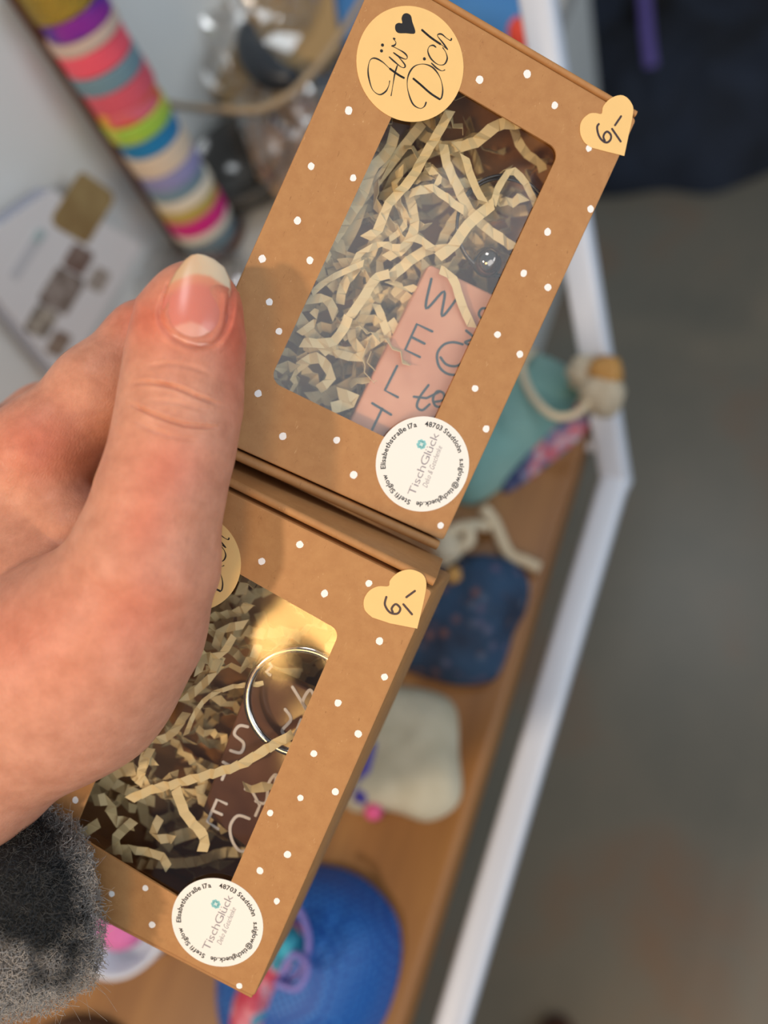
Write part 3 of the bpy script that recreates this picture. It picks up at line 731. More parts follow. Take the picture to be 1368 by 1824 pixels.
mp = SK.n('ShaderNodeMapping'); mp.inputs['Scale'].default_value = (1, 0.5, 1); mp.inputs['Rotation'].default_value = (0, 0, 0.7); SK.l(co, mp.inputs[0]); SK.l(mp.outputs[0], vo.inputs['Vector'])
nz = SK.noise(420, 5, 0.7, co); ad = SK.n('ShaderNodeMath', operation='ADD'); SK.l(vo.outputs[0], ad.inputs[0]); SK.l(nz, ad.inputs[1]); SK.bump(ad.outputs[0], 0.35, 0.00025)
me2.materials.clear(); me2.materials.append(SK.m)
person = empty('person', loc=W(-106, 1351, .212))
tag(person, 'left hand of a person in a grey wool sleeve, thumb pressed on two gift boxes', 'person')
hand = bpy.data.objects.new('hand', me2); col.objects.link(hand); hand.parent = person
hand.matrix_parent_inverse = Matrix.Translation(person.location).inverted()
# thumbnail
def surf_depth(pts):
    d = np.full(len(pts), 0.170); R_ = np.array([ray_c(*p) for p in pts]); nr_ = np.linalg.norm(R_, axis=1)
    for _ in range(40): d = d + np.clip(ev(R_ * d[:, None]) / nr_, -0.004, 0.004)
    return d, np.abs(ev(R_ * d[:, None])) < 0.0003
gx, gy = np.meshgrid(np.arange(292, 412, 8.0), np.arange(488, 612, 8.0)); gp = np.stack([gx.ravel(), gy.ravel()], 1)
dd_, ok_ = surf_depth(gp); u_ = (gp - [350, 550]) / 60.0
Q = lambda u: np.stack([np.ones(len(u)), u[:, 0], u[:, 1], u[:, 0] ** 2, u[:, 0] * u[:, 1], u[:, 1] ** 2], 1)
cf = np.linalg.lstsq(Q(u_[ok_]), dd_[ok_], rcond=None)[0]
mb = MB(); NU, NV = 36, 90; vs = []; cols = []
left = [(452, 352), (454, 341), (462, 330), (484, 313), (510, 299), (535, 291), (557, 285), (579, 290), (599, 308), (611, 330), (616, 354)]
right = [(452, 352), (454, 365), (461, 381), (476, 400), (498, 410), (520, 412), (571, 405), (593, 398), (607, 388), (613, 376), (616, 356)]
def interp(tab, y): return float(np.interp(y, [t[0] for t in tab], [t[1] for t in tab]))
fe = [(290, 512), (316, 499), (338, 490), (352, 488), (374, 492), (396, 506), (412, 517)]
lu_ = [(296, 600), (303, 587), (320, 578), (341, 573), (360, 580), (375, 593), (383, 608), (390, 616)]
sg = lambda t: 1 / (1 + math.exp(-max(-30, min(30, t))))
for j in range(NV + 1):
    t = j / NV; y = 452.0 + 164 * (0.5 - 0.5 * math.cos(math.pi * t))
    xl, xr = interp(left, y), interp(right, y)
    for i in range(NU + 1):
        u = i / NU; x = xl + (xr - xl) * u; uu = 2 * u - 1
        z_ = float((Q(np.array([[(x - 350) / 60.0, (y - 550) / 60.0]])) @ cf)[0])
        lip = 0.0007 * sg((590 - y) / 8) - 0.0001 - 0.0004 * uu ** 6
        vs.append(W(x, y, z_ - lip))
        yf = np.interp(x, [p[0] for p in fe], [p[1] for p in fe]); yl = np.interp(x, [p[0] for p in lu_], [p[1] for p in lu_])
        f = sg((yf - y) / 1.5); f2 = sg((yf + 16 - y) / 3.0); lun = sg((y - yl) / 1.2)
        pk = np.array(lin('de8474')[:3]); pk2 = np.array(lin('e39678')[:3]); wh = np.array(lin('dab28c')[:3]); wh2 = np.array(lin('e4cfb4')[:3]); lu = np.array(lin('eaa592')[:3])
        w_ = wh * (1 - u) + wh2 * u; c = pk * (1 - f2) + pk2 * f2; c = c * (1 - f) + w_ * f; c = c * (1 - lun) + lu * lun; cols.append([*c, 1])
fs = [(j * (NU + 1) + i, (j + 1) * (NU + 1) + i, (j + 1) * (NU + 1) + i + 1, j * (NU + 1) + i + 1) for j in range(NV) for i in range(NU)]
mb.add(vs, fs); nail = mb.build('thumbnail', None, None, smooth=True); nail.data.materials.clear()
at = nail.data.color_attributes.new('nail_tone', 'FLOAT_COLOR', 'POINT'); at.data.foreach_set('color', np.array(cols).ravel())
NM = Mat('nail'); NM.set(Roughness=0.27); NM.b.inputs['Subsurface Weight'].default_value = 0.2; NM.b.inputs['Subsurface Scale'].default_value = 0.002
NM.l(NM.n('ShaderNodeAttribute', attribute_name='nail_tone').outputs[0], NM.b.inputs['Base Color']); nail.data.materials.append(NM.m)
md = nail.modifiers.new('thickness', 'SOLIDIFY'); md.thickness = 0.0005; md.offset = -1
nail.parent = hand; nail['label'] = 'long natural thumbnail'

# sleeve: fuzzy grey knit hanging round the wrist
WOOL = Mat('grey_wool'); WOOL.set(Roughness=0.95)
w2 = WOOL.noise(1100, 4, 0.75); wr = WOOL.ramp(w2, [(0.3, '5c5c5c'), (0.7, 'ffffff')])
mm = WOOL.n('ShaderNodeMix', data_type='RGBA', blend_type='MULTIPLY'); mm.inputs[0].default_value = 1; WOOL.l(WOOL.n('ShaderNodeAttribute', attribute_name='knit').outputs[0], mm.inputs[6]); WOOL.l(wr, mm.inputs[7]); WOOL.l(mm.outputs[2], WOOL.b.inputs['Base Color'])
WOOL.bump(WOOL.noise(800, 4, 0.8), 1.0, 0.003); WOOL = WOOL.m
WF = Mat('wool_fibre'); WF.set(Roughness=0.9); WF.l(WF.n('ShaderNodeAttribute', attribute_name='knit').outputs[0], WF.b.inputs['Base Color']); WF = WF.m
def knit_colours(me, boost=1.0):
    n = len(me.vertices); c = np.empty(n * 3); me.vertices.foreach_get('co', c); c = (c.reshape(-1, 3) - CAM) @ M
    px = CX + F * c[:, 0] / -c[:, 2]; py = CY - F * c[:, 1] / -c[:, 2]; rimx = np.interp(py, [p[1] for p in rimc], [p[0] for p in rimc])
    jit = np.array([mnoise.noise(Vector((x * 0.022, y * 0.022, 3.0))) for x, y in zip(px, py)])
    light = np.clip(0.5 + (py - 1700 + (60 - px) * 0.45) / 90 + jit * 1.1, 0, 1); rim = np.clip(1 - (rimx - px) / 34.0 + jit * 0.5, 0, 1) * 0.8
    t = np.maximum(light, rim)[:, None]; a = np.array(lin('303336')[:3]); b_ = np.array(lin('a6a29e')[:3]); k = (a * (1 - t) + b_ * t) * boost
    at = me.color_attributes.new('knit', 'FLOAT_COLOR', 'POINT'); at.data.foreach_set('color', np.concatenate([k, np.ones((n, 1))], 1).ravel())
from mathutils import noise as mnoise
# cuff as a thick loose tube; rim outline is seen from x=90..175
rimc = [(84, 1430), (114, 1464), (138, 1514), (154, 1570), (164, 1635), (166, 1690), (150, 1732), (110, 1768), (40, 1795), (-40, 1815)]
mb = MB()
rim = catmull([(*p, 0) for p in rimc], 6); L = []
axis_dir = np.array([-0.80, 0.60])                      # towards the elbow, pixels
nr = len(rim); rows = []
sleeve_v = []
# front sheet: offsets away from the rim towards the elbow, bulging to the viewer, then back sheet
prof = [(0, .2200), (-4, .2140), (2, .2085), (14, .2040), (40, .2000), (90, .1975), (170, .1970), (280, .1990), (420, .204)]
back = [(0, .2200), (-2, .2300), (14, .2400), (60, .2480), (170, .252), (420, .255)]
def sheet(profile):
    L = []
    for off, dep in profile:
        row = []
        for i, p in enumerate(rim):
            s = i / (nr - 1); x = p[0] + axis_dir[0] * off * (1 if off > 0 else -0.6); y = p[1] + axis_dir[1] * off * 0.35 - (off * 0.15 if off > 0 else 0)
            cur = 0.018 * max(0.0, (0.28 - s)) / 0.28 + 0.006 * max(0.0, (s - 0.75)) / 0.25
            q = W(x, y, dep + cur); nz_ = mnoise.noise(Vector(q) * 160) * 0.0022 + mnoise.noise(Vector(q) * 420) * 0.0012
            q = q + c2w(np.array([0, 0, 1.0])) * nz_ + c2w(np.array([1.0, 0, 0])) * nz_
            row.append(q)
        L.append(row)
    return L
fs_ = sheet(prof); bs_ = sheet(back)
mb.loops(fs_, False); mb.loops(bs_, False)
sleeve = mb.build('sleeve', WOOL, None); bm = bmesh.new(); bm.from_mesh(sleeve.data); bmesh.ops.remove_doubles(bm, verts=bm.verts, dist=0.00002); bmesh.ops.recalc_face_normals(bm, faces=bm.faces)
for f in bm.faces: f.smooth = True
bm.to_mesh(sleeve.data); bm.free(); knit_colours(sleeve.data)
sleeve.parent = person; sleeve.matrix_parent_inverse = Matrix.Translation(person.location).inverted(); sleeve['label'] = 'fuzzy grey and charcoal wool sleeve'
sb = sleeve.modifiers.new('s', 'SUBSURF'); sb.levels = 2; sb.render_levels = 2
rr = random.Random(3); mb = MB()
camz = c2w(np.array([0, 0, 1.0]))
for k in range(18000):
    r = rr.random(); a = rr.randrange(nr)
    if r < 0.5: row = fs_[rr.choice([1, 2, 2, 3])]
    else: row = fs_[rr.choice([3, 4, 5, 6, 7])]
    p = np.array(row[a]) + c2w(np.array([rr.uniform(-1, 1), rr.uniform(-1, 1), 0])) * 0.0030
    if r >= 0.5:
        i = rr.uniform(3, 7); i0 = int(i); f = i - i0; p = np.array(fs_[i0][a]) * (1 - f) + np.array(fs_[i0 + 1][a]) * f + c2w(np.array([rr.uniform(-1, 1), rr.uniform(-1, 1), 0.1])) * 0.001
    out = c2w(unit([rr.uniform(-0.3, 1.0), rr.uniform(-0.7, 0.7), rr.uniform(0, 1)])); side = c2w(unit([rr.uniform(-1, 1), rr.uniform(-1, 1), rr.uniform(-1, 1)]))
    Ln = rr.uniform(0.0008, 0.0020) if rr.random() < 0.985 else rr.uniform(0.004, 0.010)
    pts = [p + out * Ln * t + side * Ln * 0.5 * t * t for t in (0, 0.35, 0.7, 1.0)]
    mb.tube(pts, 0.000025 if Ln > 0.0035 else 0.00007, 3)
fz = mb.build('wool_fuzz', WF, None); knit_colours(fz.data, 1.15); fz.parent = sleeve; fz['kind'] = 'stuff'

# ------------------------------------------------------------------ shelf
def wood(name, a, b_, c_):
    m = Mat(name); m.set(Roughness=0.42); co = m.coord(); mp = m.n('ShaderNodeMapping'); mp.inputs['Scale'].default_value = (14, 1.2, 14); m.l(co, mp.inputs[0])
    n1 = m.noise(2.2, 6, 0.6, mp.outputs[0], 0.8); m.l(m.ramp(n1, [(0.3, a), (0.5, b_), (0.7, c_)]), m.b.inputs['Base Color']); return m.m
WOODM = wood('shelf_wood', '6e4720', '865a2c', '9a6c38')
e0 = H(740, 1824, SHELF); e1 = H(1062, 692, SHELF)
ex = (e0[0] + e1[0]) / 2
far = H(1062, 690, SHELF)[1]; near = -0.75
mb = MB(); cxm = (ex + WALLX) / 2; mb.box((cxm, (far + near) / 2, SHELF - 0.011), [[(ex - WALLX) / 2 - 0.001, 0, 0], [0, (far - near) / 2, 0], [0, 0, 0.011]], bev=0.004)
sh = smooth_angle(mb.build('shelf_board', WOODM), 50); tag(sh, 'warm brown wooden shelf board inside the white metal frame, carrying the pouches', 'shelf')
WHITE = plain('white_metal', 'd0d8e6', 0.35, 0.0)
RZ = SHELF - 0.022
ra = H(805, 1824, RZ); rb = H(1098, 850, RZ); rx = (ra[0] + rb[0]) / 2
fr_ = empty('metal_shelf_frame', loc=(rx, rb[1], RZ)); tag(fr_, 'white square-tube metal frame beside the wooden shelf, with a tall post at its corner', 'metal frame')
def part(mb, name, mat, root, **kw):
    o = mb.build(name, mat, None, **kw); o.parent = root; o.matrix_parent_inverse = Matrix.Translation(root.location).inverted(); return o
t = 0.0080
mb = MB(); mb.box((rx, (rb[1] + near) / 2, RZ), [[t, 0, 0], [0, (rb[1] - near) / 2, 0], [0, 0, t]], bev=0.003); smooth_angle(part(mb, 'side_rail', WHITE, fr_), 50)
pa = np.array([rx, rb[1], RZ]); pb = W(950, -60, 0.395); pd = unit(pb - pa); pxv = unit(np.array([1.0, 0, 0]) - pd * pd[0]); pyv = np.cross(pd, pxv)
mb = MB(); mb.box((pa + pb) / 2 - pd * t * 0.5, [pxv * t, pyv * t, pd * (np.linalg.norm(pb - pa) / 2 + t * 0.5)], bev=0.003); smooth_angle(part(mb, 'post', WHITE, fr_), 50)
for zz, ln_, th_ in ((RZ + 0.012, 0.10, 0.5), (RZ + 0.105, 0.12, 0.35)):
    mb = MB(); c_ = pa + pd * (zz - RZ) / pd[2]; mb.box((c_[0] - t - ln_ / 2, c_[1], c_[2]), [[ln_ / 2, 0, 0], [0, t * th_, 0], [0, 0, t * th_]], bev=0.002); smooth_angle(part(mb, 'cross_bar', WHITE, fr_), 50)

# ------------------------------------------------------------------ washi tape stack
sb_ = H(383, 428, SHELF); STR = 0.0215
colors = [('5f7480', 'grey-blue'), ('d3cdbf', 'cream'), ('c9207e', 'magenta'), ('b9a352', 'olive gold'), ('ded7c6', 'ivory'), ('7390a2', 'slate blue'), ('8d8fc0', 'lavender'), ('d8c8b4', 'beige'), ('1f7fb8', 'bright blue'), ('b5bd4e', 'lime green patterned'), ('e2a13c', 'orange and yellow patterned'), ('d65a6c', 'coral red'), ('6f8f9e', 'grey teal'), ('ee5a6e', 'bright pink-red'), ('c8b3a6', 'pale beige'), ('3a2aa0', 'violet blue'), ('b89a3e', 'gold glitter')]
heights = [h * 0.98 for h in [12, 7, 13, 10, 9, 10, 12, 15, 13, 12, 10, 14, 12, 14, 8, 12, 18]]
sB = np.array([sb_[0], sb_[1], SHELF + 0.0215 * 0.25]); sT = V(122, 8, WALLX + 0.030); sd = unit(sT - sB); sL = np.linalg.norm(sT - sB)
sx_ = unit(np.cross([0, 1.0, 0], sd)); sy_ = np.cross(sd, sx_); SROT = Matrix([[sx_[i], sy_[i], sd[i]] for i in range(3)]).to_4x4()
z = 0.001; 
hs_ = sL / sum(h * 0.001 for h in heights[:-1])
holder = empty('tape_stand', Matrix.Translation(sB) @ SROT); tag(holder, 'dark wooden stand carrying the leaning stack of colourful tape rolls', 'stand')
DW = plain('dark_wood', '5a3a28', 0.6)
mb = MB(); mb.lathe([(0.0, -0.003), (0.024, -0.003), (0.024, 0.0), (0.006, 0.0005), (0.006, 0.20), (0.0, 0.20)], 24); mb.build('dowel', DW, holder)
mb = MB(); mb.box((-0.0235, -0.004, 0.10), [[0.002, 0, 0], [0, 0.010, 0], [0, 0, 0.10]], bev=0.001); mb.build('back_slat', DW, holder)
rr = random.Random(9)
for i, ((c, nm), h_) in enumerate(zip(colors, heights)):
    h = h_ * 0.001 * hs_ - 0.0002; R = STR * rr.uniform(0.95, 1.03); ox, oy = rr.uniform(-1, 1) * 0.0008, rr.uniform(-1, 1) * 0.0008
    mb = MB(); r0 = 0.014
    mb.lathe([(r0, 0.0002), (R - 0.0006, 0.0002), (R, 0.0008), (R, h - 0.0008), (R - 0.0006, h - 0.0002), (r0, h - 0.0002), (r0, 0.0002)], 40)
    if 'glitter' in nm: m = plain('tape_' + str(i), c, 0.25, 0.8, bump=(500, 1.0, 0.002))
    elif 'patterned' in nm or 'violet' in nm:
        mt = Mat('tape_' + str(i)); mt.set(Roughness=0.45); st = {'lime green patterned': [(0.35, 'c8c455'), (0.6, '9cc84a')], 'orange and yellow patterned': [(0.35, 'e8c94a'), (0.5, 'e0603c'), (0.65, 'd86a80')], 'violet blue': [(0.35, '2a2496'), (0.6, '8a2a9a')]}[nm]
        mt.l(mt.ramp(mt.noise(70, 2), st), mt.b.inputs['Base Color']); m = mt.m
    else: m = plain('tape_' + str(i), c, 0.5, var=0.05)
    o = mb.build('tape_roll', m, None, smooth=False); smooth_angle(o, 40); o.matrix_world = Matrix.Translation(Vector(sB + sx_ * ox + sy_ * oy + sd * z)) @ SROT
    pos = 'bottom roll of the stack' if i == 0 else ('top roll of the stack' if i == len(colors) - 1 else 'above the %s roll in the stack' % colors[i - 1][1])
    tag(o, '%s decorative tape roll, %s' % (nm, pos), 'tape roll', 'decorative tape rolls stacked by the wall')
    core = MB(); core.lathe([(0.0128, 0.0003), (0.01385, 0.0003), (0.01385, h - 0.0003), (0.0128, h - 0.0003), (0.0128, 0.0003)], 28)
    if c == 'b5bd4e':
        tb = MB(); tb.box((-0.021, -0.004, h * 0.4), [[0.0005, 0.0015, 0], [-0.0015, 0.006, 0], [0, 0, h * 0.5]]); te = tb.build('loose_end', plain('neon_green', '7edc62', 0.5), o); te['label'] = 'neon green loose end'
    cr = core.build('core', plain('card_core', 'b99a70', 0.8) if i == 0 else bpy.data.materials['card_core'], o); z += h + 0.0002
# neon sticker tab poking out of the stack
# ------------------------------------------------------------------ leaflet block
xp = WALLX + 0.018
c1, c2, c3, c4 = V(250, 437, xp), V(112, 676, xp), V(-70, 450, xp), V(92, 338, xp)
lz0 = (c1[2] + c2[2]) / 2; y1, y0 = c1[1], c2[1]; lz1 = c4[2]
def on_leaf(px, py): p = V(px, py, xp); return p
leaf = empty('leaflet_holder', loc=(xp, (y0 + y1) / 2, SHELF)); tag(leaf, 'white leaflet display with small brown product photos leaning on the white wall at left', 'leaflet display')
mb = MB(); LT = 0.012
cor = [c1, c4, c3, c2]
pol = [np.array([p[1], p[2]]) for p in cor]
def xslab(mb, pts, x0, x1, mi=0):
    n = len(pts); a = 0.5 * sum(pts[i][0] * pts[(i + 1) % n][1] - pts[(i + 1) % n][0] * pts[i][1] for i in range(n))
    if a < 0: pts = pts[::-1]
    vs = [(x0, p[0], p[1]) for p in pts] + [(x1, p[0], p[1]) for p in pts]
    mb.add(vs, [tuple(range(n - 1, -1, -1)), tuple(range(n, 2 * n))] + [(i, (i + 1) % n, n + (i + 1) % n, n + i) for i in range(n)], mi)
xslab(mb, pol, xp - LT, xp); part(mb, 'backing_block', plain('blue_grey_plastic', '8f98ac', 0.5), leaf)
mb = MB(); xslab(mb, pol, xp, xp + 0.0006); part(mb, 'leaflet_sheet', plain('leaflet_white', 'e2e3e6', 0.5), leaf)
def patch(name, pxc, half, m, rot=0.0, lay=0.0006):
    half = (half[0] * 1.12, half[1] * 1.12); p = on_leaf(*pxc); a, b_ = (pol[0] - pol[3]), (pol[1] - pol[0]); a = unit(a); b_ = unit(b_)
    c = np.array([p[1], p[2]]); q = inset_round([c - a * half[0] - b_ * half[1], c + a * half[0] - b_ * half[1], c + a * half[0] + b_ * half[1], c - a * half[0] + b_ * half[1]] if (a[0] * b_[1] - a[1] * b_[0]) > 0 else [c - a * half[0] - b_ * half[1], c - a * half[0] + b_ * half[1], c + a * half[0] + b_ * half[1], c + a * half[0] - b_ * half[1]], 0, min(half) * 0.3, 3)
    mb = MB(); xslab(mb, q, xp + lay, xp + lay + 0.0003); return part(mb, name, m, leaf)
def photo_m(name, a, b_, s): m = Mat(name); m.set(Roughness=0.5); m.l(m.ramp(m.noise(s, 2), [(0.35, a), (0.65, b_)]), m.b.inputs['Base Color']); return m.m
patch('photo', (138, 462), (0.0080, 0.0085), photo_m('photo_a', '6a4e44', '8f8078', 180))
patch('photo', (109, 518), (0.0125, 0.0115), photo_m('photo_b', '66584f', 'a09690', 150))
patch('photo', (72, 573), (0.0085, 0.0085), photo_m('photo_c', '4a4038', 'bdb5a8', 130))
patch('photo', (103, 612), (0.0075, 0.0065), photo_m('photo_d', '7a675c', '98897c', 150))
patch('photo', (174, 498), (0.0072, 0.0065), photo_m('photo_e', '9c948a', 'a89f98', 150))
patch('kraft_label', (148, 371), (0.0185, 0.0150), photo_m('photo_f', '8d7348', 'a08a5c', 60))
patch('heading_print', (48, 452), (0.016, 0.0035), plain('pale_print', 'c9ccd2', 0.5))
patch('heading_mark', (66, 420), (0.004, 0.003), plain('pale_teal_print', 'b2c5c8', 0.5), lay=0.0012)

# ------------------------------------------------------------------ soft goods helper
def pillow(name, poly, z0, h, mat, label, cat, wr=0.004, ws=40, parent=None, seed=0.0, rings=14, thick=0.0, group=None):
    P = [H(px, py, z0)[:2] for px, py in poly]; P = [p[:2] for p in catmull(P, 5, True)]
    c = sum(P) / len(P); mb = MB(); L = []
    for k in range(rings + 1):
        s = 1 - k / rings; row = []
        for p in P:
            q = c + (p - c) * max(s, 0.001); hz = h * (1 - s ** 3.0) ** 0.6 if k else 0
            nz_ = mnoise.noise(Vector((q[0] * ws + seed, q[1] * ws, seed))) * wr * (1 if k else 0) + mnoise.noise(Vector((q[0] * ws * 2.7, q[1] * ws * 2.7, seed + 4))) * wr * 0.4 * (1 if k else 0)
            row.append((q[0], q[1], z0 + 0.0005 + max(0, hz + nz_ * min(1, k / 3))))
        L.append(row)
    bot = [(p[0], p[1], z0 + 0.0005) for p in L[0]]
    mb.loops([bot] + L[1:], True, True, True)
    o = mb.build(name, mat, None, smooth=True, origin=(c[0], c[1], z0)); smooth_angle(o, 75)
    if parent is None: tag(o, label, cat, group)
    else: o.parent = parent; o.matrix_parent_inverse = Matrix.Translation(parent.location).inverted()
    return o
def cloth(name, stops, scale, rough=0.85, b=(900, 0.6, 0.001), det=2):
    m = Mat(name); m.set(Roughness=rough); m.l(m.ramp(m.noise(scale, det, 0.5, None, 0.3), stops), m.b.inputs['Base Color']); m.bump(m.noise(b[0], 3), b[1], b[2]); return m.m
CORD = plain('cream_cord', 'cdbfa4', 0.85, bump=(700, 0.8, 0.001))
def cord(name, root, pts, zs, r, mat=CORD):
    P = [H(p[0], p[1], zz) for p, zz in zip(pts, zs)]; mb = MB(); mb.tube(catmull(P, 8), r, 8); return part(mb, name, mat, root, smooth=True)
def pouch(label, poly, h, mat, cords, knots=(), z0=SHELF, wr=0.004, cat='pouch', extra=None):
    c = H(*np.mean(poly, 0), z0); root = empty('drawstring_pouch', loc=c); tag(root, label, cat)
    pillow('bag_body', poly, z0, h, mat, None, None, wr=wr, parent=root, seed=poly[0][0] * 0.1)
    for pts, zs, r in cords: cord('drawstring', root, pts, zs, r)
    for (x, y, zz, r, m) in knots:
        p = H(x, y, zz); mb = MB(); V_ = []
        L = []
        for k in range(9):
            a = math.pi * k / 8; row = []
            for j in range(14):
                b_ = 2 * math.pi * j / 14; d = np.array([math.sin(a) * math.cos(b_), math.sin(a) * math.sin(b_), -math.cos(a)]); rad = r * (1 + 0.35 * mnoise.noise(Vector(d * 2.5 + p * 50)))
                row.append(p + d * rad)
            L.append(row)
        mb.loops(L, True); part(mb, 'knot', m, root, smooth=True)
    return root
Z = SHELF
TEAL = cloth('teal_cloth', [(0.35, '6d9a96'), (0.65, '86aea8')], 20)
PINKB = cloth('pink_navy_print', [(0.38, '2c3a66'), (0.5, '7a7c9a'), (0.58, 'c05a68'), (0.66, 'a8b4c2')], 70)
WOODT = plain('pale_wood_bead', 'b88a4a', 0.6)
TUFT = plain('cream_tassel', 'd8ccb4', 0.95, bump=(600, 1.0, 0.003))
pillow('folded_cloth', [(960, 660), (1072, 700), (1050, 760), (1000, 810), (900, 880), (905, 820), (930, 740)], Z, 0.008, PINKB, 'folded cloth in navy and pink print lying under the teal pouch', 'folded cloth', seed=3)
pouch('teal green pouch with cream drawstring and tassel, on the shelf by the white post', [(860, 640), (945, 632), (1020, 660), (1052, 700), (1000, 770), (945, 825), (880, 880), (828, 900), (780, 850), (800, 720)], 0.026, TEAL,
      [([(1065, 690), (1030, 735), (985, 740), (945, 700), (930, 650), (950, 625)], [Z + .03, Z + .034, Z + .034, Z + .034, Z + .03, Z + .022], 0.0022),
       ([(860, 905), (880, 930), (905, 985), (935, 1000), (960, 1012)], [Z + .01, Z + .006, Z + .005, Z + .005, Z + .005], 0.0034),
       ([(790, 960), (815, 940), (850, 935), (870, 940)], [Z + .01, Z + .012, Z + .01, Z + .006], 0.003)],
      [(1070, 700, Z + .028, 0.0125, TUFT), (1045, 665, Z + .030, 0.0105, TUFT), (1078, 662, Z + .034, 0.0095, WOODT)])
NAVY = Mat('navy_floral'); NAVY.set(Roughness=0.8)
co = NAVY.coord(); v = NAVY.n('ShaderNodeTexVoronoi'); v.inputs['Scale'].default_value = 120; NAVY.l(co, v.inputs['Vector'])
base = NAVY.ramp(NAVY.noise(30, 3, 0.5, co), [(0.35, '14233a'), (0.6, '21405f')]); sp = NAVY.ramp(v.outputs['Distance'], [(0.10, 'aaaaaa'), (0.42, '000000')])
fcn = NAVY.ramp(NAVY.noise(38, 1, 0.5, co), [(0.36, 'a0603a'), (0.46, 'a0603a'), (0.5, '5c7c94'), (0.6, '8a6a86')])
mx = NAVY.n('ShaderNodeMix', data_type='RGBA'); NAVY.l(sp, mx.inputs[0]); NAVY.l(base, mx.inputs[6]); NAVY.l(fcn, mx.inputs[7]); NAVY.l(mx.outputs[2], NAVY.b.inputs['Base Color']); NAVY = NAVY.m
pouch('navy blue floral print drawstring pouch on the shelf below the teal pouch', [(800, 1000), (860, 988), (915, 1000), (942, 1035), (938, 1085), (915, 1130), (905, 1165), (880, 1212), (820, 1222), (750, 1205), (690, 1170), (720, 1080)], 0.028, NAVY,
      [([(800, 985), (835, 965), (830, 940), (800, 950), (785, 975), (800, 1005)], [Z + .026, Z + .03, Z + .03, Z + .03, Z + .028, Z + .024], 0.0034)], [(808, 1025, Z + .027, 0.0045, WOODT), (800, 975, Z + .027, 0.008, TUFT)])
LINEN = cloth('linen', [(0.3, 'aca893'), (0.7, 'c2bfac')], 45, b=(1200, 0.8, 0.001))
lin_root = pouch('pale grey-green linen sachet lying on the shelf below the navy pouch', [(690, 1225), (770, 1232), (812, 1262), (818, 1340), (820, 1425), (765, 1463), (700, 1445), (620, 1440), (600, 1350), (640, 1260)], 0.016, LINEN, [], wr=0.002, cat='sachet')
rb_ = H(645, 1380, Z + 0.018); mb = MB(); mb.tube([H(660, 1320, Z + .0165), H(648, 1370, Z + .017), H(640, 1430, Z + .012)], 0.0036, 8, flat=0.25); part(mb, 'ribbon', plain('purple_ribbon', '46409a', 0.5), lin_root, smooth=True)
mb = MB(); mb.lathe([(0, 0), (0.005, 0.001), (0.004, 0.006), (0, 0.008)], 14, tuple(H(668, 1445, Z + 0.004))); part(mb, 'pink_bead', plain('pink', 'd8578a', 0.5), lin_root, smooth=True)
# blue woven dome pouch
BLUE = Mat('blue_mesh'); BLUE.set(Roughness=0.5); co = BLUE.coord(); mp = BLUE.n('ShaderNodeMapping'); mp.inputs['Rotation'].default_value = (0, 0, 0.8); BLUE.l(co, mp.inputs[0])
ck = BLUE.n('ShaderNodeTexVoronoi'); ck.inputs['Scale'].default_value = 330; ck.inputs['Randomness'].default_value = 0.0; BLUE.l(mp.outputs[0], ck.inputs['Vector'])
BLUE.l(BLUE.ramp(ck.outputs['Distance'], [(0.15, '3d8ad8'), (0.45, '0d52a6')]), BLUE.b.inputs['Base Color']); BLUE.bump(ck.outputs['Distance'], 0.6, -0.001)
pillow('woven_bag', [(560, 1540), (640, 1560), (700, 1620), (716, 1690), (700, 1780), (660, 1850), (560, 1900), (440, 1880), (400, 1780), (420, 1640), (490, 1560)], Z, 0.042, BLUE.m, 'rounded bright blue woven mesh bag on the shelf under the lower gift box', 'bag', wr=0.002, ws=15)
pillow('fabric_roll', [(500, 1640), (545, 1650), (540, 1700), (500, 1760), (470, 1830), (420, 1860), (420, 1790), (450, 1720)], Z + 0.036, 0.016, cloth('red_print', [(0.4, 'c2405a'), (0.55, 'd88a98'), (0.62, '3f9ab8')], 90), 'red and pink printed fabric piece lying on the blue mesh bag', 'fabric', seed=7)
pillow('teal_pompom', [(495, 1655), (520, 1648), (540, 1668), (538, 1700), (515, 1712), (492, 1695)], Z + 0.05, 0.012, cloth('bright_teal', [(0.4, '1c8fae'), (0.6, '4ab0c6')], 60), 'small bright teal pompom on the blue mesh bag', 'pompom', wr=0.001)
mb = MB(); lav = [(505, 1600), (535, 1625), (550, 1680), (530, 1735), (500, 1745), (520, 1700), (548, 1720), (530, 1760), (490, 1750)]
P = [H(x, y, Z + 0.054 + 0.001 * i) for i, (x, y) in enumerate(lav)]; mb.tube(catmull(P, 8), 0.0016, 6); o = mb.build('ribbon_loop', plain('lavender_ribbon', '7f78c4', 0.5), None, smooth=True); tag(o, 'looped lavender cord hanging over the blue mesh bag', 'cord')
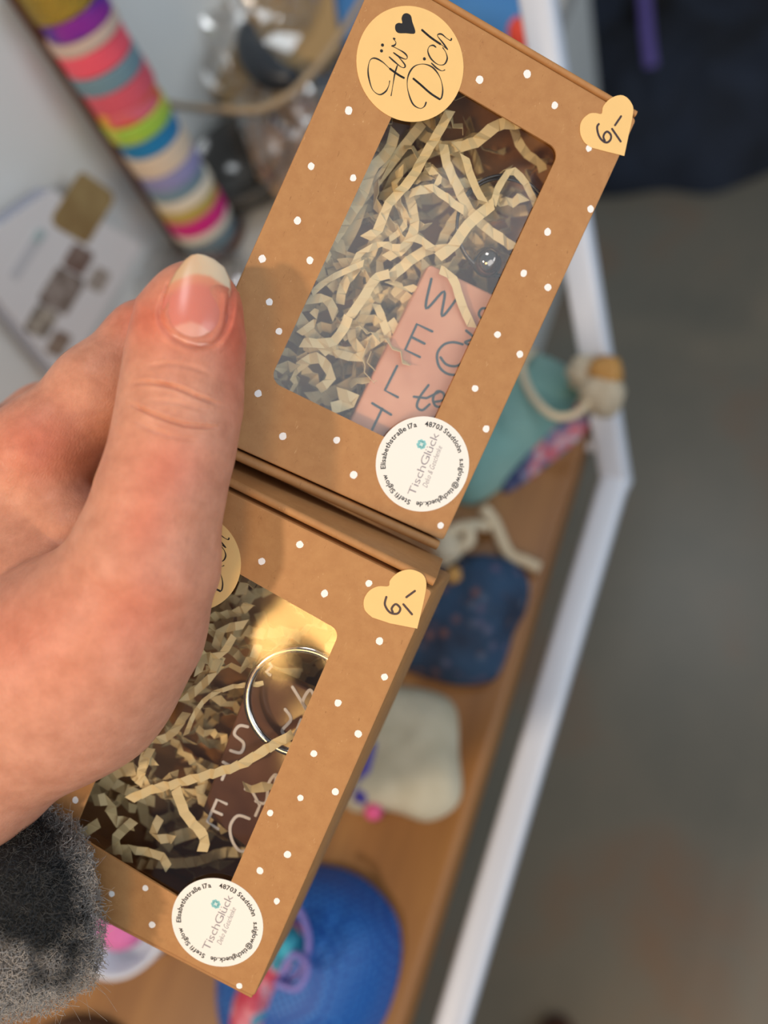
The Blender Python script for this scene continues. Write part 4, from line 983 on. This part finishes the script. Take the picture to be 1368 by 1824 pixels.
# white tin with pink top
tc_ = H(205, 1618, Z + 0.03); tin = empty('trinket_dish', loc=(tc_[0], tc_[1], Z)); tag(tin, 'round white dish behind the sleeve at the lower left, on the shelf', 'dish')
mb = MB(); mb.lathe([(0.020, 0.0005), (0.028, 0.004), (0.032, 0.022), (0.0335, 0.030), (0.032, 0.031), (0.030, 0.024), (0.026, 0.006), (0, 0.004)], 48, (tc_[0], tc_[1], Z)); part(mb, 'bowl', plain('white_glaze', 'dfe8f6', 0.25), tin, smooth=True)
pc = H(200, 1640, Z + 0.045); mb = MB(); mb.lathe([(0, 0.0), (0.010, 0.001), (0.0145, 0.006), (0.0145, 0.012), (0.010, 0.017), (0, 0.019)], 32, (pc[0], pc[1], Z + 0.028)); o = mb.build('felt_ball', plain('pink_felt', 'd978b4', 0.9, bump=(400, 1, 0.002)), None, smooth=True); tag(o, 'pink felt ball lying in the white dish', 'felt ball')
pillow('dark_bowl', [(60, 1850), (110, 1812), (160, 1806), (210, 1822), (240, 1860), (150, 1900)], Z, 0.012, plain('dark_brown', '4a3020', 0.6), 'small dark brown wooden dish at the very bottom left edge of the photo', 'dish', wr=0.0)

# ------------------------------------------------------------------ cellophane bags and things behind, top
CELLO = glossy_film('cellophane', 0.06, (0.97, 0.97, 0.97), 1.5, None, 2.6)
def cello_bag(label, poly, z0, h, seed, amp=0.010):
    P = [H(px, py, z0)[:2] for px, py in poly]; P = [p[:2] for p in catmull(P, 4, True)]; c = sum(P) / len(P); mb = MB(); L = []
    rings = 12
    for k in range(rings + 1):
        s = 1 - k / rings; row = []
        for p in P:
            q = c + (p - c) * max(s, 0.002); hz = h * (1 - s ** 4) ** 0.5
            v3 = Vector((q[0] * 55 + seed, q[1] * 55, seed)); nz_ = (abs(mnoise.noise(v3)) * 1.6 - 0.4 + mnoise.noise(v3 * 2.6) * 0.5) * amp
            row.append((q[0], q[1], z0 + max(0.0008, hz + nz_ * min(1, k / 2))))
        L.append(row)
    mb.loops([[(p[0], p[1], z0 + 0.0006) for p in L[0]]] + L[1:], True, True, True); o = mb.build('cellophane_bag', CELLO, None, smooth=False, origin=(c[0], c[1], z0)); tag(o, label, 'bag', 'clear bags behind the tape rolls'); return o
KR2 = plain('kraft_blank', '9c8258', 0.7, var=0.08, scale=30)
def card(name, poly, z0, th, mat, label, cat, group=None):
    P = [H(px, py, z0) for px, py in poly]; mb = MB(); a = [p[:2] for p in P]
    ar = 0.5 * sum(a[i][0] * a[(i + 1) % len(a)][1] - a[(i + 1) % len(a)][0] * a[i][1] for i in range(len(a)))
    if ar < 0: a = a[::-1]
    slab(mb, a, z0, z0 + th); o = mb.build(name, mat, None, origin=(*a[0], z0)); tag(o, label, cat, group); return o
BZ = 1.0
far_y = far
# crate / lower table for the bags behind the shelf
gr_x = H(900, 300, BZ)[0]
mb = MB(); mb.box(((WALLX + gr_x) / 2 , far_y + 0.27, BZ - 0.011), [[(gr_x - WALLX) / 2 - 0.001, 0, 0], [0, 0.24, 0], [0, 0, 0.011]], bev=0.003)
tag(mb.build('shelf_board', plain('grey_board', '9a9c9c', 0.6, var=0.05, scale=10)), 'pale grey board behind the wooden shelf, under the clear bags', 'shelf')
card('kraft_card', [(290, 40), (350, -60), (590, -60), (610, 90), (470, 220), (330, 150)], Z + 0.02, 0.006, KR2, 'kraft card inside the large clear bag at the top', 'card')
card('kraft_card', [(440, 240), (560, 170), (620, 260), (520, 380), (470, 330)], Z + 0.012, 0.01, plain('kraft_dark', '94765a', 0.7), 'brown kraft card in the small clear bag beside the upper gift box', 'card')
cello_bag('large crumpled clear bag over a kraft card at the top of the photo', [(270, 60), (330, -40), (480, -60), (600, -30), (590, 90), (500, 190), (400, 220), (320, 170)], Z + 0.005, 0.05, 2.0, 0.016)
cello_bag('small clear bag pressed against the upper gift box edge', [(430, 220), (520, 160), (620, 160), (640, 280), (540, 390), (470, 340)], Z + 0.004, 0.035, 9.0, 0.012)
cello_bag('clear bag lying between tape stack and thumb', [(240, 470), (330, 440), (420, 450), (450, 500), (430, 560), (330, 560), (250, 540)], Z + 0.001, 0.018, 15.0, 0.006)
DARK = plain('dark_metal', '2a3038', 0.35, 0.3)
P = [H(*p, Z + 0.055) for p in [(440, 50), (445, 85), (465, 115), (490, 135), (525, 140)]]; mb = MB(); mb.tube(catmull(P, 8), [0.006 + 0.006 * math.sin(math.pi * k / 32) for k in range(33)], 12); o = mb.build('hook', DARK, None, smooth=True); tag(o, 'curved dark grey hook lying on the large clear bag', 'hook')
mb = MB(); P = [H(*p, Z + zz) for p, zz in zip([(255, 175), (330, 190), (400, 195), (460, 195), (520, 165), (580, 100), (640, 10), (680, -60)], [.06, .062, .064, .066, .066, .068, .072, .075])]; mb.tube(catmull(P, 8), 0.0024, 8); o = mb.build('jute_cord', plain('jute', 'a08e74', 0.9, bump=(500, 0.8, 0.001)), None, smooth=True); tag(o, 'beige jute cord running across the clear bags behind the upper gift box', 'cord')
# dark grey glass bowl between stack and bags
gb = H(430, 285, Z + 0.02); mb = MB(); mb.lathe([(0.020, 0.0005), (0.034, 0.006), (0.040, 0.024), (0.038, 0.0245), (0.032, 0.008), (0, 0.004)], 40, (gb[0], gb[1], Z)); o = mb.build('glass_bowl', plain('smoked_glass', '43423f', 0.12), None, smooth=True); tag(o, 'smoked grey glass bowl between tape stack and clear bags', 'bowl')
BLUEC = cloth('blue_cloth', [(0.35, '2f6aa8'), (0.65, '4480bc')], 14)
pillow('blue_cloth', [(540, -60), (560, 40), (600, 110), (700, 120), (800, 90), (900, 70), (950, 20), (960, -80), (800, -140), (620, -120)], Z, 0.03, BLUEC, 'blue cloth lying behind the upper gift box at the top edge', 'cloth', wr=0.006, ws=18)
pillow('red_pompom', [(905, 75), (925, 52), (942, 60), (945, 85), (920, 98)], Z + 0.03, 0.015, plain('red_felt', 'd84a38', 0.9), 'small red-orange pompom beside the white post at the top', 'pompom', wr=0.001)
# white paper scrap behind the index finger
card('paper_scrap', [(215, 535), (262, 512), (300, 535), (262, 580), (225, 575)], Z + 0.001, 0.001, plain('scrap', 'dde3e8', 0.5), 'small white paper scrap behind the index finger', 'paper')

# ------------------------------------------------------------------ floor things
COAT = cloth('navy_fleece', [(0.35, '151a24'), (0.65, '262f40')], 8, b=(300, 0.6, 0.004))
pillow('dark_coat', [(860, -240), (870, 100), (940, 310), (1010, 345), (1090, 352), (1180, 340), (1260, 348), (1320, 330), (1420, 290), (1560, 250), (1600, 0), (1500, -150), (1200, -240), (1020, -240)], FLOOR, 0.16, COAT, 'dark navy coat heaped on the floor at the top right corner', 'coat', wr=0.03, ws=9, seed=5, rings=20)
mb = MB(); P = [H(*p, FLOOR + 0.22) for p in [(1140, -60), (1148, 0), (1153, 60), (1160, 118)]]; mb.tube(catmull(P, 8), 0.0115, 8, flat=0.4); o = mb.build('purple_strap', plain('purple_webbing', '6a5aa4', 0.6), None, smooth=True); tag(o, 'purple strap lying over the dark coat at the top right', 'strap')
pillow('black_glove', [(1110, 20), (1150, 5), (1190, -10), (1200, 20), (1160, 45), (1125, 58)], FLOOR + 0.15, 0.05, plain('black_cloth', '0a0c12', 0.8), 'black glove beside the purple strap on the coat', 'glove')
pillow('brown_shoe', [(960, 1850), (968, 1816), (990, 1806), (1012, 1815), (1025, 1850), (1010, 1950), (970, 1950)], FLOOR, 0.06, plain('brown_leather', '5a3422', 0.5), 'tip of a brown shoe at the bottom edge on the floor', 'shoe', wr=0.0)
